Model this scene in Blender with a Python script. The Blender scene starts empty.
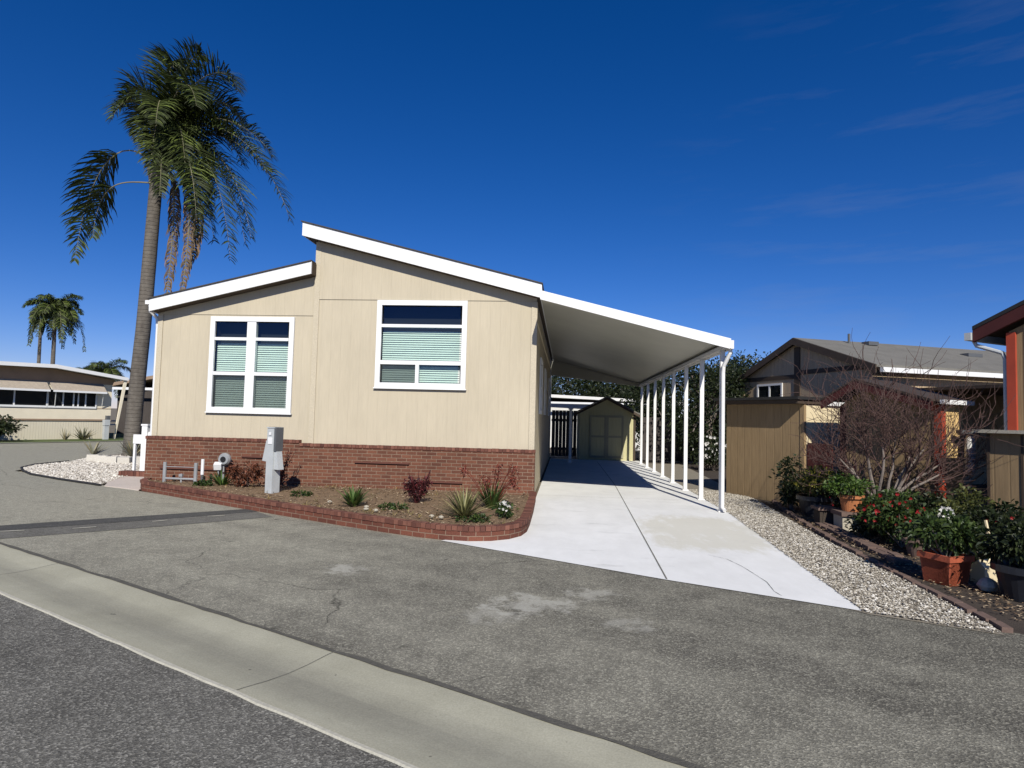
import bpy, math, random
from mathutils import Vector, Matrix, noise as mnoise

rng = random.Random(7)
SC = bpy.context.scene
COL = SC.collection
PI = math.pi

# ------------------------------------------------------------------ mesh builder
ORIGIN = {}          # world origin of every object made here


class MB:
    def __init__(self, M=None):
        self.v = []; self.f = []; self.uv = []; self.mi = []; self.M = M or Matrix()
        self.cur = 0

    def face(self, pts, uv=None):
        pts = [Vector(p) for p in pts]
        if uv is None:
            n = (pts[1] - pts[0]).cross(pts[2] - pts[0])
            if n.length < 1e-12 and len(pts) > 3:
                n = (pts[2] - pts[0]).cross(pts[3] - pts[0])
            a = (abs(n.x), abs(n.y), abs(n.z))
            if a[2] >= a[0] and a[2] >= a[1]:
                uv = [(p.x, p.y) for p in pts]
            elif a[1] >= a[0]:
                uv = [(p.x, p.z) for p in pts]
            else:
                uv = [(p.y, p.z) for p in pts]
        b = len(self.v)
        self.v += [tuple(self.M @ p) for p in pts]
        self.f.append(tuple(range(b, b + len(pts))))
        self.uv += uv
        self.mi.append(self.cur)
        return self

    def box(self, x0, x1, y0, y1, z0, z1):
        c = [(x0, y0, z0), (x1, y0, z0), (x1, y1, z0), (x0, y1, z0), (x0, y0, z1), (x1, y0, z1), (x1, y1, z1), (x0, y1, z1)]
        for q in ((0, 3, 2, 1), (4, 5, 6, 7), (0, 1, 5, 4), (1, 2, 6, 5), (2, 3, 7, 6), (3, 0, 4, 7)):
            self.face([c[i] for i in q])
        return self

    def cbox(self, c, s, rz=0.0, rx=0.0, ry=0.0):
        old = self.M
        self.M = old @ Matrix.Translation(c) @ Matrix.Rotation(rz, 4, 'Z') @ Matrix.Rotation(ry, 4, 'Y') @ Matrix.Rotation(rx, 4, 'X')
        self.box(-s[0] / 2, s[0] / 2, -s[1] / 2, s[1] / 2, -s[2] / 2, s[2] / 2)
        self.M = old
        return self

    def prism_y(self, poly, y0, y1):      # poly in (x,z), extruded along y
        n = len(poly)
        self.face([(p[0], y0, p[1]) for p in poly])
        self.face([(p[0], y1, p[1]) for p in reversed(poly)])
        for i in range(n):
            a = poly[i]; b = poly[(i + 1) % n]
            self.face([(a[0], y0, a[1]), (a[0], y1, a[1]), (b[0], y1, b[1]), (b[0], y0, b[1])])
        return self

    def prism_x(self, poly, x0, x1):      # poly in (y,z)
        n = len(poly)
        self.face([(x0, p[0], p[1]) for p in reversed(poly)])
        self.face([(x1, p[0], p[1]) for p in poly])
        for i in range(n):
            a = poly[i]; b = poly[(i + 1) % n]
            self.face([(x0, a[0], a[1]), (x0, b[0], b[1]), (x1, b[0], b[1]), (x1, a[0], a[1])])
        return self

    def prism_z(self, poly, z0, z1):
        n = len(poly)
        self.face([(p[0], p[1], z1) for p in poly])
        self.face([(p[0], p[1], z0) for p in reversed(poly)])
        for i in range(n):
            a = poly[i]; b = poly[(i + 1) % n]
            self.face([(a[0], a[1], z0), (b[0], b[1], z0), (b[0], b[1], z1), (a[0], a[1], z1)])
        return self

    def tube(self, pts, radii, sides=8, cap=True):
        pts = [Vector(p) for p in pts]
        if not isinstance(radii, (list, tuple)):
            radii = [radii] * len(pts)
        rings = []; up = None; L = 0; Ls = []
        for i, p in enumerate(pts):
            if i: L += (p - pts[i - 1]).length
            Ls.append(L)
            t = (pts[min(i + 1, len(pts) - 1)] - pts[max(i - 1, 0)])
            t = t.normalized() if t.length > 1e-9 else Vector((0, 0, 1))
            if up is None:
                up = Vector((1, 0, 0)) if abs(t.x) < .8 else Vector((0, 1, 0))
            a = up - t * up.dot(t)
            a = a.normalized() if a.length > 1e-6 else t.orthogonal().normalized()
            up = a
            b = t.cross(a)
            rings.append([p + (a * math.cos(2 * PI * k / sides) + b * math.sin(2 * PI * k / sides)) * radii[i] for k in range(sides)])
        for i in range(len(rings) - 1):
            for k in range(sides):
                k2 = (k + 1) % sides
                self.face([rings[i][k], rings[i][k2], rings[i + 1][k2], rings[i + 1][k]],
                          [(k / sides, Ls[i]), ((k + 1) / sides, Ls[i]), ((k + 1) / sides, Ls[i + 1]), (k / sides, Ls[i + 1])])
        if cap:
            self.face(list(reversed(rings[0]))); self.face(rings[-1])
        return self

    def lathe(self, c, prof, sides=24, sx=1.0, sy=1.0):
        c = Vector(c)
        R = [[c + Vector((r * sx * math.cos(2 * PI * k / sides), r * sy * math.sin(2 * PI * k / sides), z)) for k in range(sides)] for r, z in prof]
        for i in range(len(R) - 1):
            for k in range(sides):
                k2 = (k + 1) % sides
                self.face([R[i][k], R[i][k2], R[i + 1][k2], R[i + 1][k]],
                          [(k / sides, prof[i][1]), ((k + 1) / sides, prof[i][1]), ((k + 1) / sides, prof[i + 1][1]), (k / sides, prof[i + 1][1])])
        return self

    def build(self, name, mats, parent=None, loc=None, smooth=False, weld=False):
        if not isinstance(mats, (list, tuple)): mats = [mats]
        o0 = Vector(loc) if loc is not None else (ORIGIN[parent.name] if parent else Vector((0, 0, 0)))
        me = bpy.data.meshes.new(name)
        me.from_pydata([tuple(Vector(p) - o0) for p in self.v], [], self.f)
        ul = me.uv_layers.new(name='UVMap')
        flat = [c for u in self.uv for c in u]
        ul.data.foreach_set('uv', flat)
        for m in mats: me.materials.append(m)
        me.polygons.foreach_set('material_index', self.mi)
        if weld:
            import bmesh
            bm = bmesh.new(); bm.from_mesh(me)
            bmesh.ops.remove_doubles(bm, verts=bm.verts, dist=1e-5)
            bm.to_mesh(me); bm.free()
        if smooth:
            me.polygons.foreach_set('use_smooth', [True] * len(me.polygons))
        me.update()
        o = bpy.data.objects.new(name, me)
        COL.objects.link(o)
        if parent:
            o.parent = parent
        else:
            o.location = o0
        ORIGIN[o.name] = o0
        return o


def tag(o, label, cat, group=None, kind=None):
    if label: o['label'] = label
    if cat: o['category'] = cat
    if group: o['group'] = group
    if kind: o['kind'] = kind
    return o


def thing(name, loc, label, cat, group=None):
    o = bpy.data.objects.new(name, None)
    o.empty_display_size = .2
    COL.objects.link(o); o.location = loc
    ORIGIN[o.name] = Vector(loc)
    return tag(o, label, cat, group)


def copy_thing(root, loc):
    c = root.copy(); COL.objects.link(c); c.location = loc; ORIGIN[c.name] = Vector(loc)
    for ch in list(root.children):
        d = ch.copy(); COL.objects.link(d); d.parent = c
        for g in list(ch.children):
            e = g.copy(); COL.objects.link(e); e.parent = d
    return c


def struct(o):
    o['kind'] = 'structure'; return o


# ------------------------------------------------------------------ materials
def new_mat(name):
    m = bpy.data.materials.new(name); m.use_nodes = True
    nt = m.node_tree
    return m, nt, nt.nodes['Principled BSDF']


def N(nt, t, **kw):
    n = nt.nodes.new(t)
    for k, v in kw.items():
        if k in n.inputs: n.inputs[k].default_value = v
        else: setattr(n, k, v)
    return n


def rgba(c): return (c[0], c[1], c[2], 1)


def mathn(nt, op, a, b=None, clamp=False):
    n = nt.nodes.new('ShaderNodeMath'); n.operation = op; n.use_clamp = clamp
    for i, x in enumerate((a, b)):
        if x is None: continue
        if isinstance(x, (int, float)): n.inputs[i].default_value = x
        else: nt.links.new(x, n.inputs[i])
    return n.outputs[0]


def mixc(nt, fac, a, b, mode='MIX'):
    n = nt.nodes.new('ShaderNodeMix'); n.data_type = 'RGBA'; n.blend_type = mode
    for sock, x in ((n.inputs[0], fac), (n.inputs[6], a), (n.inputs[7], b)):
        if isinstance(x, (int, float)): sock.default_value = x
        elif isinstance(x, (tuple, list)): sock.default_value = rgba(x)
        else: nt.links.new(x, sock)
    return n.outputs[2]


def ramp(nt, fac, stops):
    n = nt.nodes.new('ShaderNodeValToRGB')
    el = n.color_ramp.elements
    while len(el) < len(stops): el.new(.5)
    for e, (p, c) in zip(el, stops):
        e.position = p
        e.color = rgba(c) if isinstance(c, (tuple, list)) else (c, c, c, 1)
    nt.links.new(fac, n.inputs[0])
    return n.outputs[0]


def coord(nt, kind='Object'):
    return nt.nodes.new('ShaderNodeTexCoord').outputs[kind]


def noise(nt, vec, scale, detail=4, rough=.55, stretch=None):
    if stretch:
        mp = N(nt, 'ShaderNodeMapping'); mp.inputs['Scale'].default_value = stretch
        nt.links.new(vec, mp.inputs[0]); vec = mp.outputs[0]
    n = N(nt, 'ShaderNodeTexNoise', Scale=scale, Detail=detail, Roughness=rough)
    nt.links.new(vec, n.inputs['Vector'])
    return n.outputs['Fac']


def bump(nt, bs, h, strength=.4, dist=.01):
    b = N(nt, 'ShaderNodeBump', Strength=strength, Distance=dist)
    nt.links.new(h, b.inputs['Height'])
    nt.links.new(b.outputs[0], bs.inputs['Normal'])
    return b


def plain(name, c, rough=.6, var=.12, scale=3.0, bumpy=0.0, metallic=0.0, spec=.4, fine=None):
    """painted / weathered surface with soft large variation and light grime"""
    m, nt, bs = new_mat(name)
    co = coord(nt)
    n1 = noise(nt, co, scale, 5, .6)
    lo = tuple(x * (1 - var) for x in c); hi = tuple(min(1, x * (1 + var)) for x in c)
    col = ramp(nt, n1, [(.3, lo), (.7, hi)])
    if fine:
        n2 = noise(nt, co, fine, 3, .6)
        col = mixc(nt, .5, col, ramp(nt, n2, [(.3, tuple(x * .75 for x in c)), (.7, tuple(min(1, x * 1.25) for x in c))]))
    nt.links.new(col, bs.inputs['Base Color'])
    bs.inputs['Roughness'].default_value = rough
    bs.inputs['Metallic'].default_value = metallic
    bs.inputs['Specular IOR Level'].default_value = spec
    if bumpy:
        bump(nt, bs, noise(nt, co, fine or scale * 20, 4, .6), bumpy, .01)
    return m


def siding(name, c, pitch=.2, groove=.012, rough=.75, var=.07, depth=.012, streak=.1):
    """vertical grooved sheet siding: grooves follow u"""
    m, nt, bs = new_mat(name)
    uv = coord(nt, 'UV')
    sp = N(nt, 'ShaderNodeSeparateXYZ'); nt.links.new(uv, sp.inputs[0])
    u = mathn(nt, 'DIVIDE', sp.outputs[0], pitch)
    fr = mathn(nt, 'FRACT', mathn(nt, 'ADD', u, 100.0))
    d = mathn(nt, 'ABSOLUTE', mathn(nt, 'SUBTRACT', fr, .5))
    g = mathn(nt, 'MULTIPLY', mathn(nt, 'SUBTRACT', groove / pitch, d), 60.0, True)   # 1 in groove
    inv = mathn(nt, 'SUBTRACT', 1.0, g)
    grain = noise(nt, uv, 40, 5, .65, (1, .06, 1))
    big = noise(nt, uv, 1.3, 4, .6, (1, .35, 1))
    col = ramp(nt, big, [(.3, tuple(x * (1 - var) for x in c)), (.7, tuple(min(1, x * (1 + var)) for x in c))])
    col = mixc(nt, streak, col, ramp(nt, grain, [(.35, tuple(x * .5 for x in c)), (.65, tuple(min(1, x * 1.35) for x in c))]))
    nt.links.new(col, bs.inputs['Base Color'])
    bs.inputs['Roughness'].default_value = rough
    bs.inputs['Specular IOR Level'].default_value = .25
    h = mathn(nt, 'ADD', inv, mathn(nt, 'MULTIPLY', grain, .12))
    bump(nt, bs, h, .8, depth)
    return m


def brick_mat(name, c1, c2, mortar, w=.2, h=.068, bh=.01):
    m, nt, bs = new_mat(name)
    uv = coord(nt, 'UV')
    b = N(nt, 'ShaderNodeTexBrick', Scale=1.0)
    b.inputs['Brick Width'].default_value = w
    b.inputs['Row Height'].default_value = h
    b.inputs['Mortar Size'].default_value = .0075
    b.inputs['Mortar Smooth'].default_value = .25
    b.inputs['Bias'].default_value = -.1
    b.inputs['Color1'].default_value = rgba(c1)
    b.inputs['Color2'].default_value = rgba(c2)
    b.inputs['Mortar'].default_value = rgba(mortar)
    nt.links.new(uv, b.inputs['Vector'])
    n1 = noise(nt, uv, 1.1, 5, .65)
    n2 = noise(nt, uv, 45, 4, .6)
    col = mixc(nt, .75, b.outputs['Color'], ramp(nt, n1, [(.3, (.72, .72, .72)), (.7, (1.22, 1.2, 1.18))]), 'MULTIPLY')
    col = mixc(nt, .6, col, ramp(nt, n2, [(.3, (.7, .7, .7)), (.7, (1.25, 1.22, 1.2))]), 'MULTIPLY')
    nt.links.new(col, bs.inputs['Base Color'])
    bs.inputs['Roughness'].default_value = .88
    bs.inputs['Specular IOR Level'].default_value = .2
    hh = mathn(nt, 'ADD', mathn(nt, 'SUBTRACT', 1.0, b.outputs['Fac']), mathn(nt, 'MULTIPLY', n2, .4))
    bump(nt, bs, hh, .8, bh)
    return m


def leaf_mat(name, c, var=.45, trans=.25, rough=.5, hue=(1.2, 1.0, .8), spec=.35):
    m, nt, bs = new_mat(name)
    g = N(nt, 'ShaderNodeNewGeometry')
    r = g.outputs['Random Per Island']
    lo = tuple(x * (1 - var) for x in c); hi = tuple(x * (1 + var) * k for x, k in zip(c, hue))
    col = ramp(nt, r, [(0, lo), (.6, c), (1, hi)])
    nt.links.new(col, bs.inputs['Base Color'])
    bs.inputs['Roughness'].default_value = rough
    bs.inputs['Specular IOR Level'].default_value = spec
    if trans > 0:
        t = N(nt, 'ShaderNodeBsdfTranslucent'); nt.links.new(col, t.inputs[0])
        mx = N(nt, 'ShaderNodeMixShader'); mx.inputs[0].default_value = trans
        nt.links.new(bs.outputs[0], mx.inputs[1]); nt.links.new(t.outputs[0], mx.inputs[2])
        nt.links.new(mx.outputs[0], nt.nodes['Material Output'].inputs[0])
    return m


def island_mat(name, stops, rough=.8):
    m, nt, bs = new_mat(name)
    g = N(nt, 'ShaderNodeNewGeometry')
    col = ramp(nt, g.outputs['Random Per Island'], stops)
    co = coord(nt)
    col = mixc(nt, .5, col, ramp(nt, noise(nt, co, 60, 3, .6), [(.3, (.7, .7, .7)), (.7, (1.2, 1.2, 1.2))]), 'MULTIPLY')
    nt.links.new(col, bs.inputs['Base Color'])
    bs.inputs['Roughness'].default_value = rough
    bs.inputs['Specular IOR Level'].default_value = .3
    return m


def glass_mat(name, tint, refl=(.55, .7, 1.0), f0=.015):
    m, nt, bs = new_mat(name)
    nt.nodes.remove(bs)
    tr = N(nt, 'ShaderNodeBsdfTransparent'); tr.inputs[0].default_value = rgba(tint)
    gl = N(nt, 'ShaderNodeBsdfGlossy'); gl.inputs[0].default_value = rgba(refl); gl.inputs['Roughness'].default_value = .02
    fr = N(nt, 'ShaderNodeFresnel'); fr.inputs[0].default_value = 1.5
    fac = mathn(nt, 'ADD', fr.outputs[0], f0, True)
    mx = N(nt, 'ShaderNodeMixShader')
    nt.links.new(fac, mx.inputs[0]); nt.links.new(tr.outputs[0], mx.inputs[1]); nt.links.new(gl.outputs[0], mx.inputs[2])
    nt.links.new(mx.outputs[0], nt.nodes['Material Output'].inputs[0])
    return m


def asphalt_mat(name, base, light, pale, specks=.3, pale_at=(.62, .72), drift=0.0, worn=(), grain=.36, cracks=True):
    m, nt, bs = new_mat(name)
    co = coord(nt)
    sx = N(nt, 'ShaderNodeSeparateXYZ'); nt.links.new(co, sx.inputs[0])
    big = noise(nt, co, .35, 6, .62)
    mid = noise(nt, co, 2.2, 6, .68)
    fine = noise(nt, co, 115, 4, .75)
    blot = noise(nt, co, 9, 5, .7)
    vor = N(nt, 'ShaderNodeTexVoronoi', Scale=92.0); nt.links.new(co, vor.inputs['Vector'])
    sepc = N(nt, 'ShaderNodeSeparateColor'); nt.links.new(vor.outputs['Color'], sepc.inputs[0])
    # traffic streaks along the street
    rot = N(nt, 'ShaderNodeMapping'); rot.inputs['Rotation'].default_value = (0, 0, math.atan2(.462, .887))
    nt.links.new(co, rot.inputs[0])
    tr = noise(nt, rot.outputs[0], 1.0, 5, .62, (.12, 1.9, 1))
    wear = mathn(nt, 'ADD', mixf(nt, .55, big, mid), mathn(nt, 'MULTIPLY', mathn(nt, 'ADD', sx.outputs[0], 1.5), -drift))
    wear = mathn(nt, 'ADD', wear, mathn(nt, 'MULTIPLY', mathn(nt, 'SUBTRACT', tr, .5), .42))
    col = ramp(nt, wear, [(.28, base), (.68, light)])
    col = mixc(nt, specks, col, ramp(nt, sepc.outputs[0], [(0, tuple(x * .25 for x in base)), (.4, base), (.8, light), (.95, tuple(min(1, x * 1.9) for x in light))]))
    col = mixc(nt, 1.0, col, ramp(nt, fine, [(.3, (1 - grain,) * 3), (.7, (1 + grain,) * 3)]), 'MULTIPLY')
    col = mixc(nt, 1.0, col, ramp(nt, blot, [(.3, (.87, .87, .87)), (.7, (1.12, 1.12, 1.11))]), 'MULTIPLY')
    pm = mathn(nt, 'ADD', noise(nt, co, .55, 8, .68), mathn(nt, 'MULTIPLY', mathn(nt, 'SUBTRACT', fine, .5), .12))
    pf = ramp(nt, pm, [(pale_at[0], 0), (pale_at[1], .75)])
    col = mixc(nt, pf, col, pale)
    for (wx, wy, wr, wa) in worn:
        dx = mathn(nt, 'MULTIPLY', mathn(nt, 'SUBTRACT', sx.outputs[0], wx), 1 / wr)
        dy = mathn(nt, 'MULTIPLY', mathn(nt, 'SUBTRACT', sx.outputs[1], wy), 1.3 / wr)
        d2 = mathn(nt, 'ADD', mathn(nt, 'MULTIPLY', dx, dx), mathn(nt, 'MULTIPLY', dy, dy))
        d2 = mathn(nt, 'ADD', d2, mathn(nt, 'MULTIPLY', mathn(nt, 'SUBTRACT', noise(nt, co, 5.5, 7, .72), .5), 5.5))
        col = mixc(nt, ramp(nt, d2, [(-.0, wa), (.7, 0)]), col, pale)
    # oil drips and scuffs
    dk = ramp(nt, noise(nt, rot.outputs[0], 3.1, 3, .5, (1.6, 1, 1)), [(.69, 0), (.75, .6)])
    col = mixc(nt, dk, col, tuple(x * .4 for x in base))
    if cracks:
        wv = N(nt, 'ShaderNodeTexNoise', Scale=2.5, Detail=5.0); nt.links.new(co, wv.inputs['Vector'])
        va = N(nt, 'ShaderNodeVectorMath'); va.operation = 'SCALE'; va.inputs['Scale'].default_value = .35
        nt.links.new(wv.outputs['Color'], va.inputs[0])
        vb = N(nt, 'ShaderNodeVectorMath'); vb.operation = 'ADD'; nt.links.new(co, vb.inputs[0]); nt.links.new(va.outputs[0], vb.inputs[1])
        ce = N(nt, 'ShaderNodeTexVoronoi', Scale=.42); ce.feature = 'DISTANCE_TO_EDGE'; nt.links.new(vb.outputs[0], ce.inputs['Vector'])
        cm_ = mathn(nt, 'MULTIPLY', ramp(nt, ce.outputs['Distance'], [(.0016, .75), (.0042, 0)]), ramp(nt, noise(nt, co, .5, 3, .5), [(.50, 0), (.56, 1)]))
        col = mixc(nt, cm_, col, tuple(x * .3 for x in base))
    nt.links.new(col, bs.inputs['Base Color'])
    bs.inputs['Roughness'].default_value = .92
    bs.inputs['Specular IOR Level'].default_value = .2
    bump(nt, bs, mathn(nt, 'ADD', fine, vor.outputs['Distance']), .5, .008)
    return m


def mixf(nt, f, a, b):
    return mathn(nt, 'ADD', mathn(nt, 'MULTIPLY', a, 1 - f), mathn(nt, 'MULTIPLY', b, f))


M = {}
M['asphalt'] = asphalt_mat('asphalt worn', (.108, .101, .083), (.36, .342, .272), (.48, .465, .40), .30, (.67, .77), .030, ((-.27, 5.45, .5, .62), (.28, 5.85, .3, .5), (.55, 5.02, .26, .4), (-2.2, 6.3, .32, .6), (-.55, 5.1, .36, .4)))
M['asphalt_near'] = asphalt_mat('asphalt dark', (.080, .076, .066), (.235, .225, .195), (.27, .26, .235), .45, (.70, .8), grain=.5)
M['asphalt_patch'] = asphalt_mat('asphalt patch', (.105, .10, .088), (.20, .193, .168), (.2, .2, .19), .3, (.70, .8))
M['asphalt_seal'] = asphalt_mat('asphalt sealed', (.062, .061, .057), (.105, .103, .096), (.2, .2, .19), .3, (.74, .84))
M['siding'] = siding('tan siding', (.525, .46, .34), .203, .006, .75, .06, .0026, .09)
M['trim_tan'] = plain('tan trim', (.525, .46, .34), .7, .05, 2.0, .1, fine=60)
M['side_siding'] = siding('tan side siding', (.56, .48, .33), .203, .008, .8, .05, .007, .10)
M['white'] = plain('white trim', (.80, .80, .79), .45, .03, 2.0)
M['white_metal'] = plain('white metal', (.80, .79, .76), .4, .04, 3.0)
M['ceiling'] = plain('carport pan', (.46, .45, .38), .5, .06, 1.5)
M['shingle'] = plain('dark shingle', (.06, .055, .05), .9, .3, 6, .4, fine=40)
M['brick'] = brick_mat('skirting brick', (.18, .076, .047), (.11, .046, .031), (.25, .175, .125))
M['brick_low'] = brick_mat('planter brick', (.185, .070, .045), (.12, .045, .032), (.24, .16, .115))
M['brick_cap'] = island_mat('brick rowlock', [(0, (.095, .038, .028)), (.5, (.155, .062, .043)), (1, (.22, .095, .065))], .85)
M['soil'] = plain('mulch', (.19, .125, .072), .95, .35, 5, .8, fine=70)
M['dark_soil'] = plain('dark soil', (.055, .042, .032), .95, .35, 4, .8, fine=60)
M['ground'] = plain('dry ground', (.19, .16, .11), .95, .25, .3, .4, fine=8)
M['black'] = plain('dark interior', (.012, .012, .014), .9, .1, 2)
M['blind'] = plain('blind slats', (.74, .80, .77), .5, .03, 4)
M['glass'] = glass_mat('tinted glass', (.86, .955, .905))
M['screen'] = None
M['grey_metal'] = plain('grey metal', (.36, .37, .37), .45, .12, 5, metallic=.3)
M['pale_grey'] = plain('grey enamel', (.47, .49, .49), .45, .08, 5)
M['dark_grey'] = plain('dark enamel', (.10, .105, .11), .5, .1, 5)
M['trunk_palm'] = None
M['stone_cream'] = island_mat('cream stone', [(0, (.50, .46, .39)), (1, (.74, .70, .61))], .85)
M['gravel'] = island_mat('beige pebbles', [(0, (.12, .10, .08)), (.3, (.34, .30, .235)), (.7, (.52, .475, .39)), (1, (.78, .74, .66))], .8)
M['gravel_white'] = island_mat('pale crushed rock', [(0, (.35, .31, .26)), (.4, (.55, .50, .43)), (1, (.82, .78, .7))], .8)
M['gravel_base'] = plain('gravel bed', (.25, .22, .17), .95, .3, 20, .6, fine=70)
M['grass'] = plain('lawn', (.085, .115, .03), .95, .35, 3, .6, fine=60)
M['pink_conc'] = plain('pinkish concrete', (.58, .50, .43), .9, .08, 2, .2, fine=50)
M['brown_siding'] = siding('brown siding', (.31, .215, .115), .203, .012, .85, .12, .012, .3)
M['grey_siding'] = siding('grey brown siding', (.46, .345, .22), .203, .016, .85, .12, .014, .3)
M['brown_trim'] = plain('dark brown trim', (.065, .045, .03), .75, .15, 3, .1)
M['black_trim'] = plain('black trim', (.022, .021, .02), .7, .15, 3)
M['red_trim'] = plain('red trim', (.40, .062, .03), .65, .12, 3)
M['roof_dark'] = plain('dark brown roofing', (.05, .036, .028), .9, .25, 5, .4, fine=30)
M['awning_brown'] = plain('brown shingle awning', (.34, .26, .19), .9, .2, 4, .4, fine=14)
M['dark_red'] = plain('dark red trim', (.065, .013, .011), .7, .12, 3)
M['cream'] = plain('cream paint', (.72, .60, .38), .7, .06, 3)
M['orange_cream'] = plain('orange cream paint', (.68, .46, .20), .7, .06, 3)
M['roof_comp'] = plain('grey composition roof', (.16, .152, .132), .9, .25, 2, .5, fine=25)
M['roof_white'] = plain('white roof', (.72, .71, .68), .6, .06, 1)
M['home_cream'] = plain('cream panel', (.78, .70, .54), .65, .05, 2)
M['home_rib'] = siding('cream ribbed skirting', (.68, .62, .48), .11, .012, .7, .05, .02, .05)
M['awning'] = plain('tan awning', (.40, .34, .27), .8, .12, 5, .3, fine=12)
M['brown_soffit'] = plain('brown soffit', (.30, .21, .14), .8, .1, 2)
M['dark_glass'] = plain('dark window glass', (.01, .012, .014), .08, .1, 2, spec=.5)
M['terracotta'] = plain('terracotta', (.42, .155, .06), .8, .18, 8, .2, fine=50)
M['terra_red'] = plain('red terracotta', (.36, .085, .04), .75, .25, 6, .3, fine=40)
M['dark_pot'] = plain('dark glazed pot', (.018, .02, .026), .35, .2, 4)
M['grey_wood'] = siding('weathered wood', (.27, .25, .22), .075, .006, .9, .15, .012, .4)
M['block'] = plain('concrete block', (.42, .38, .30), .9, .12, 6, .3, fine=50)
M['shed_yellow'] = siding('yellow shed boards', (.55, .51, .29), .15, .006, .8, .06, .008, .15)
M['shed_trim'] = plain('shed trim', (.34, .32, .22), .8, .08, 3)
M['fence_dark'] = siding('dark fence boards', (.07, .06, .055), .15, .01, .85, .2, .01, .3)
M['bark'] = plain('grey bark', (.20, .165, .14), .9, .3, 12, .6, fine=60)
M['twig'] = plain('reddish twig', (.085, .048, .040), .85, .25, 10)
M['white_flower'] = leaf_mat('white petals', (.75, .73, .68), .1, .2, .6, (1, 1, 1))
M['yellow_leaf'] = leaf_mat('yellow green leaf', (.34, .33, .06), .35, .25)
M['red_flower'] = leaf_mat('red petals', (.30, .010, .015), .3, .2, .6, (1.1, 1, 1))
M['leaf_dark'] = leaf_mat('dark leaf', (.022, .034, .012), .5, .2)
M['leaf'] = leaf_mat('green leaf', (.042, .074, .019), .5, .25)
M['leaf_bright'] = leaf_mat('bright leaf', (.065, .12, .024), .4, .25)
M['leaf_olive'] = leaf_mat('olive leaf', (.085, .10, .03), .4, .25)
M['leaf_red'] = leaf_mat('maroon leaf', (.065, .018, .02), .5, .15, hue=(1.6, 1, 1))
M['leaf_rust'] = leaf_mat('rusty leaf', (.12, .045, .025), .5, .15)
M['red_stalk'] = leaf_mat('red stalk', (.16, .040, .028), .5, .15)
M['flax'] = leaf_mat('flax blade', (.17, .17, .065), .5, .2, hue=(1.5, 1.4, 1.6))
M['blade'] = leaf_mat('green blade', (.065, .12, .03), .45, .2)
M['agave'] = leaf_mat('agave blade', (.22, .22, .15), .3, .1)
M['palm_leaf'] = leaf_mat('palm leaflet', (.046, .062, .017), .6, .22, .55, (2.3, 2.2, 1.7), .25)  # brightest leaflet tones paint sunlit highlights into the crown
M['palm_dead'] = leaf_mat('dry palm leaflet', (.17, .125, .08), .4, .1, .8)
M['petiole'] = plain('palm petiole', (.22, .20, .12), .6, .15, 3)
M['paver'] = plain('brown paver', (.15, .10, .08), .9, .2, 8, .3, fine=60)


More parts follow.
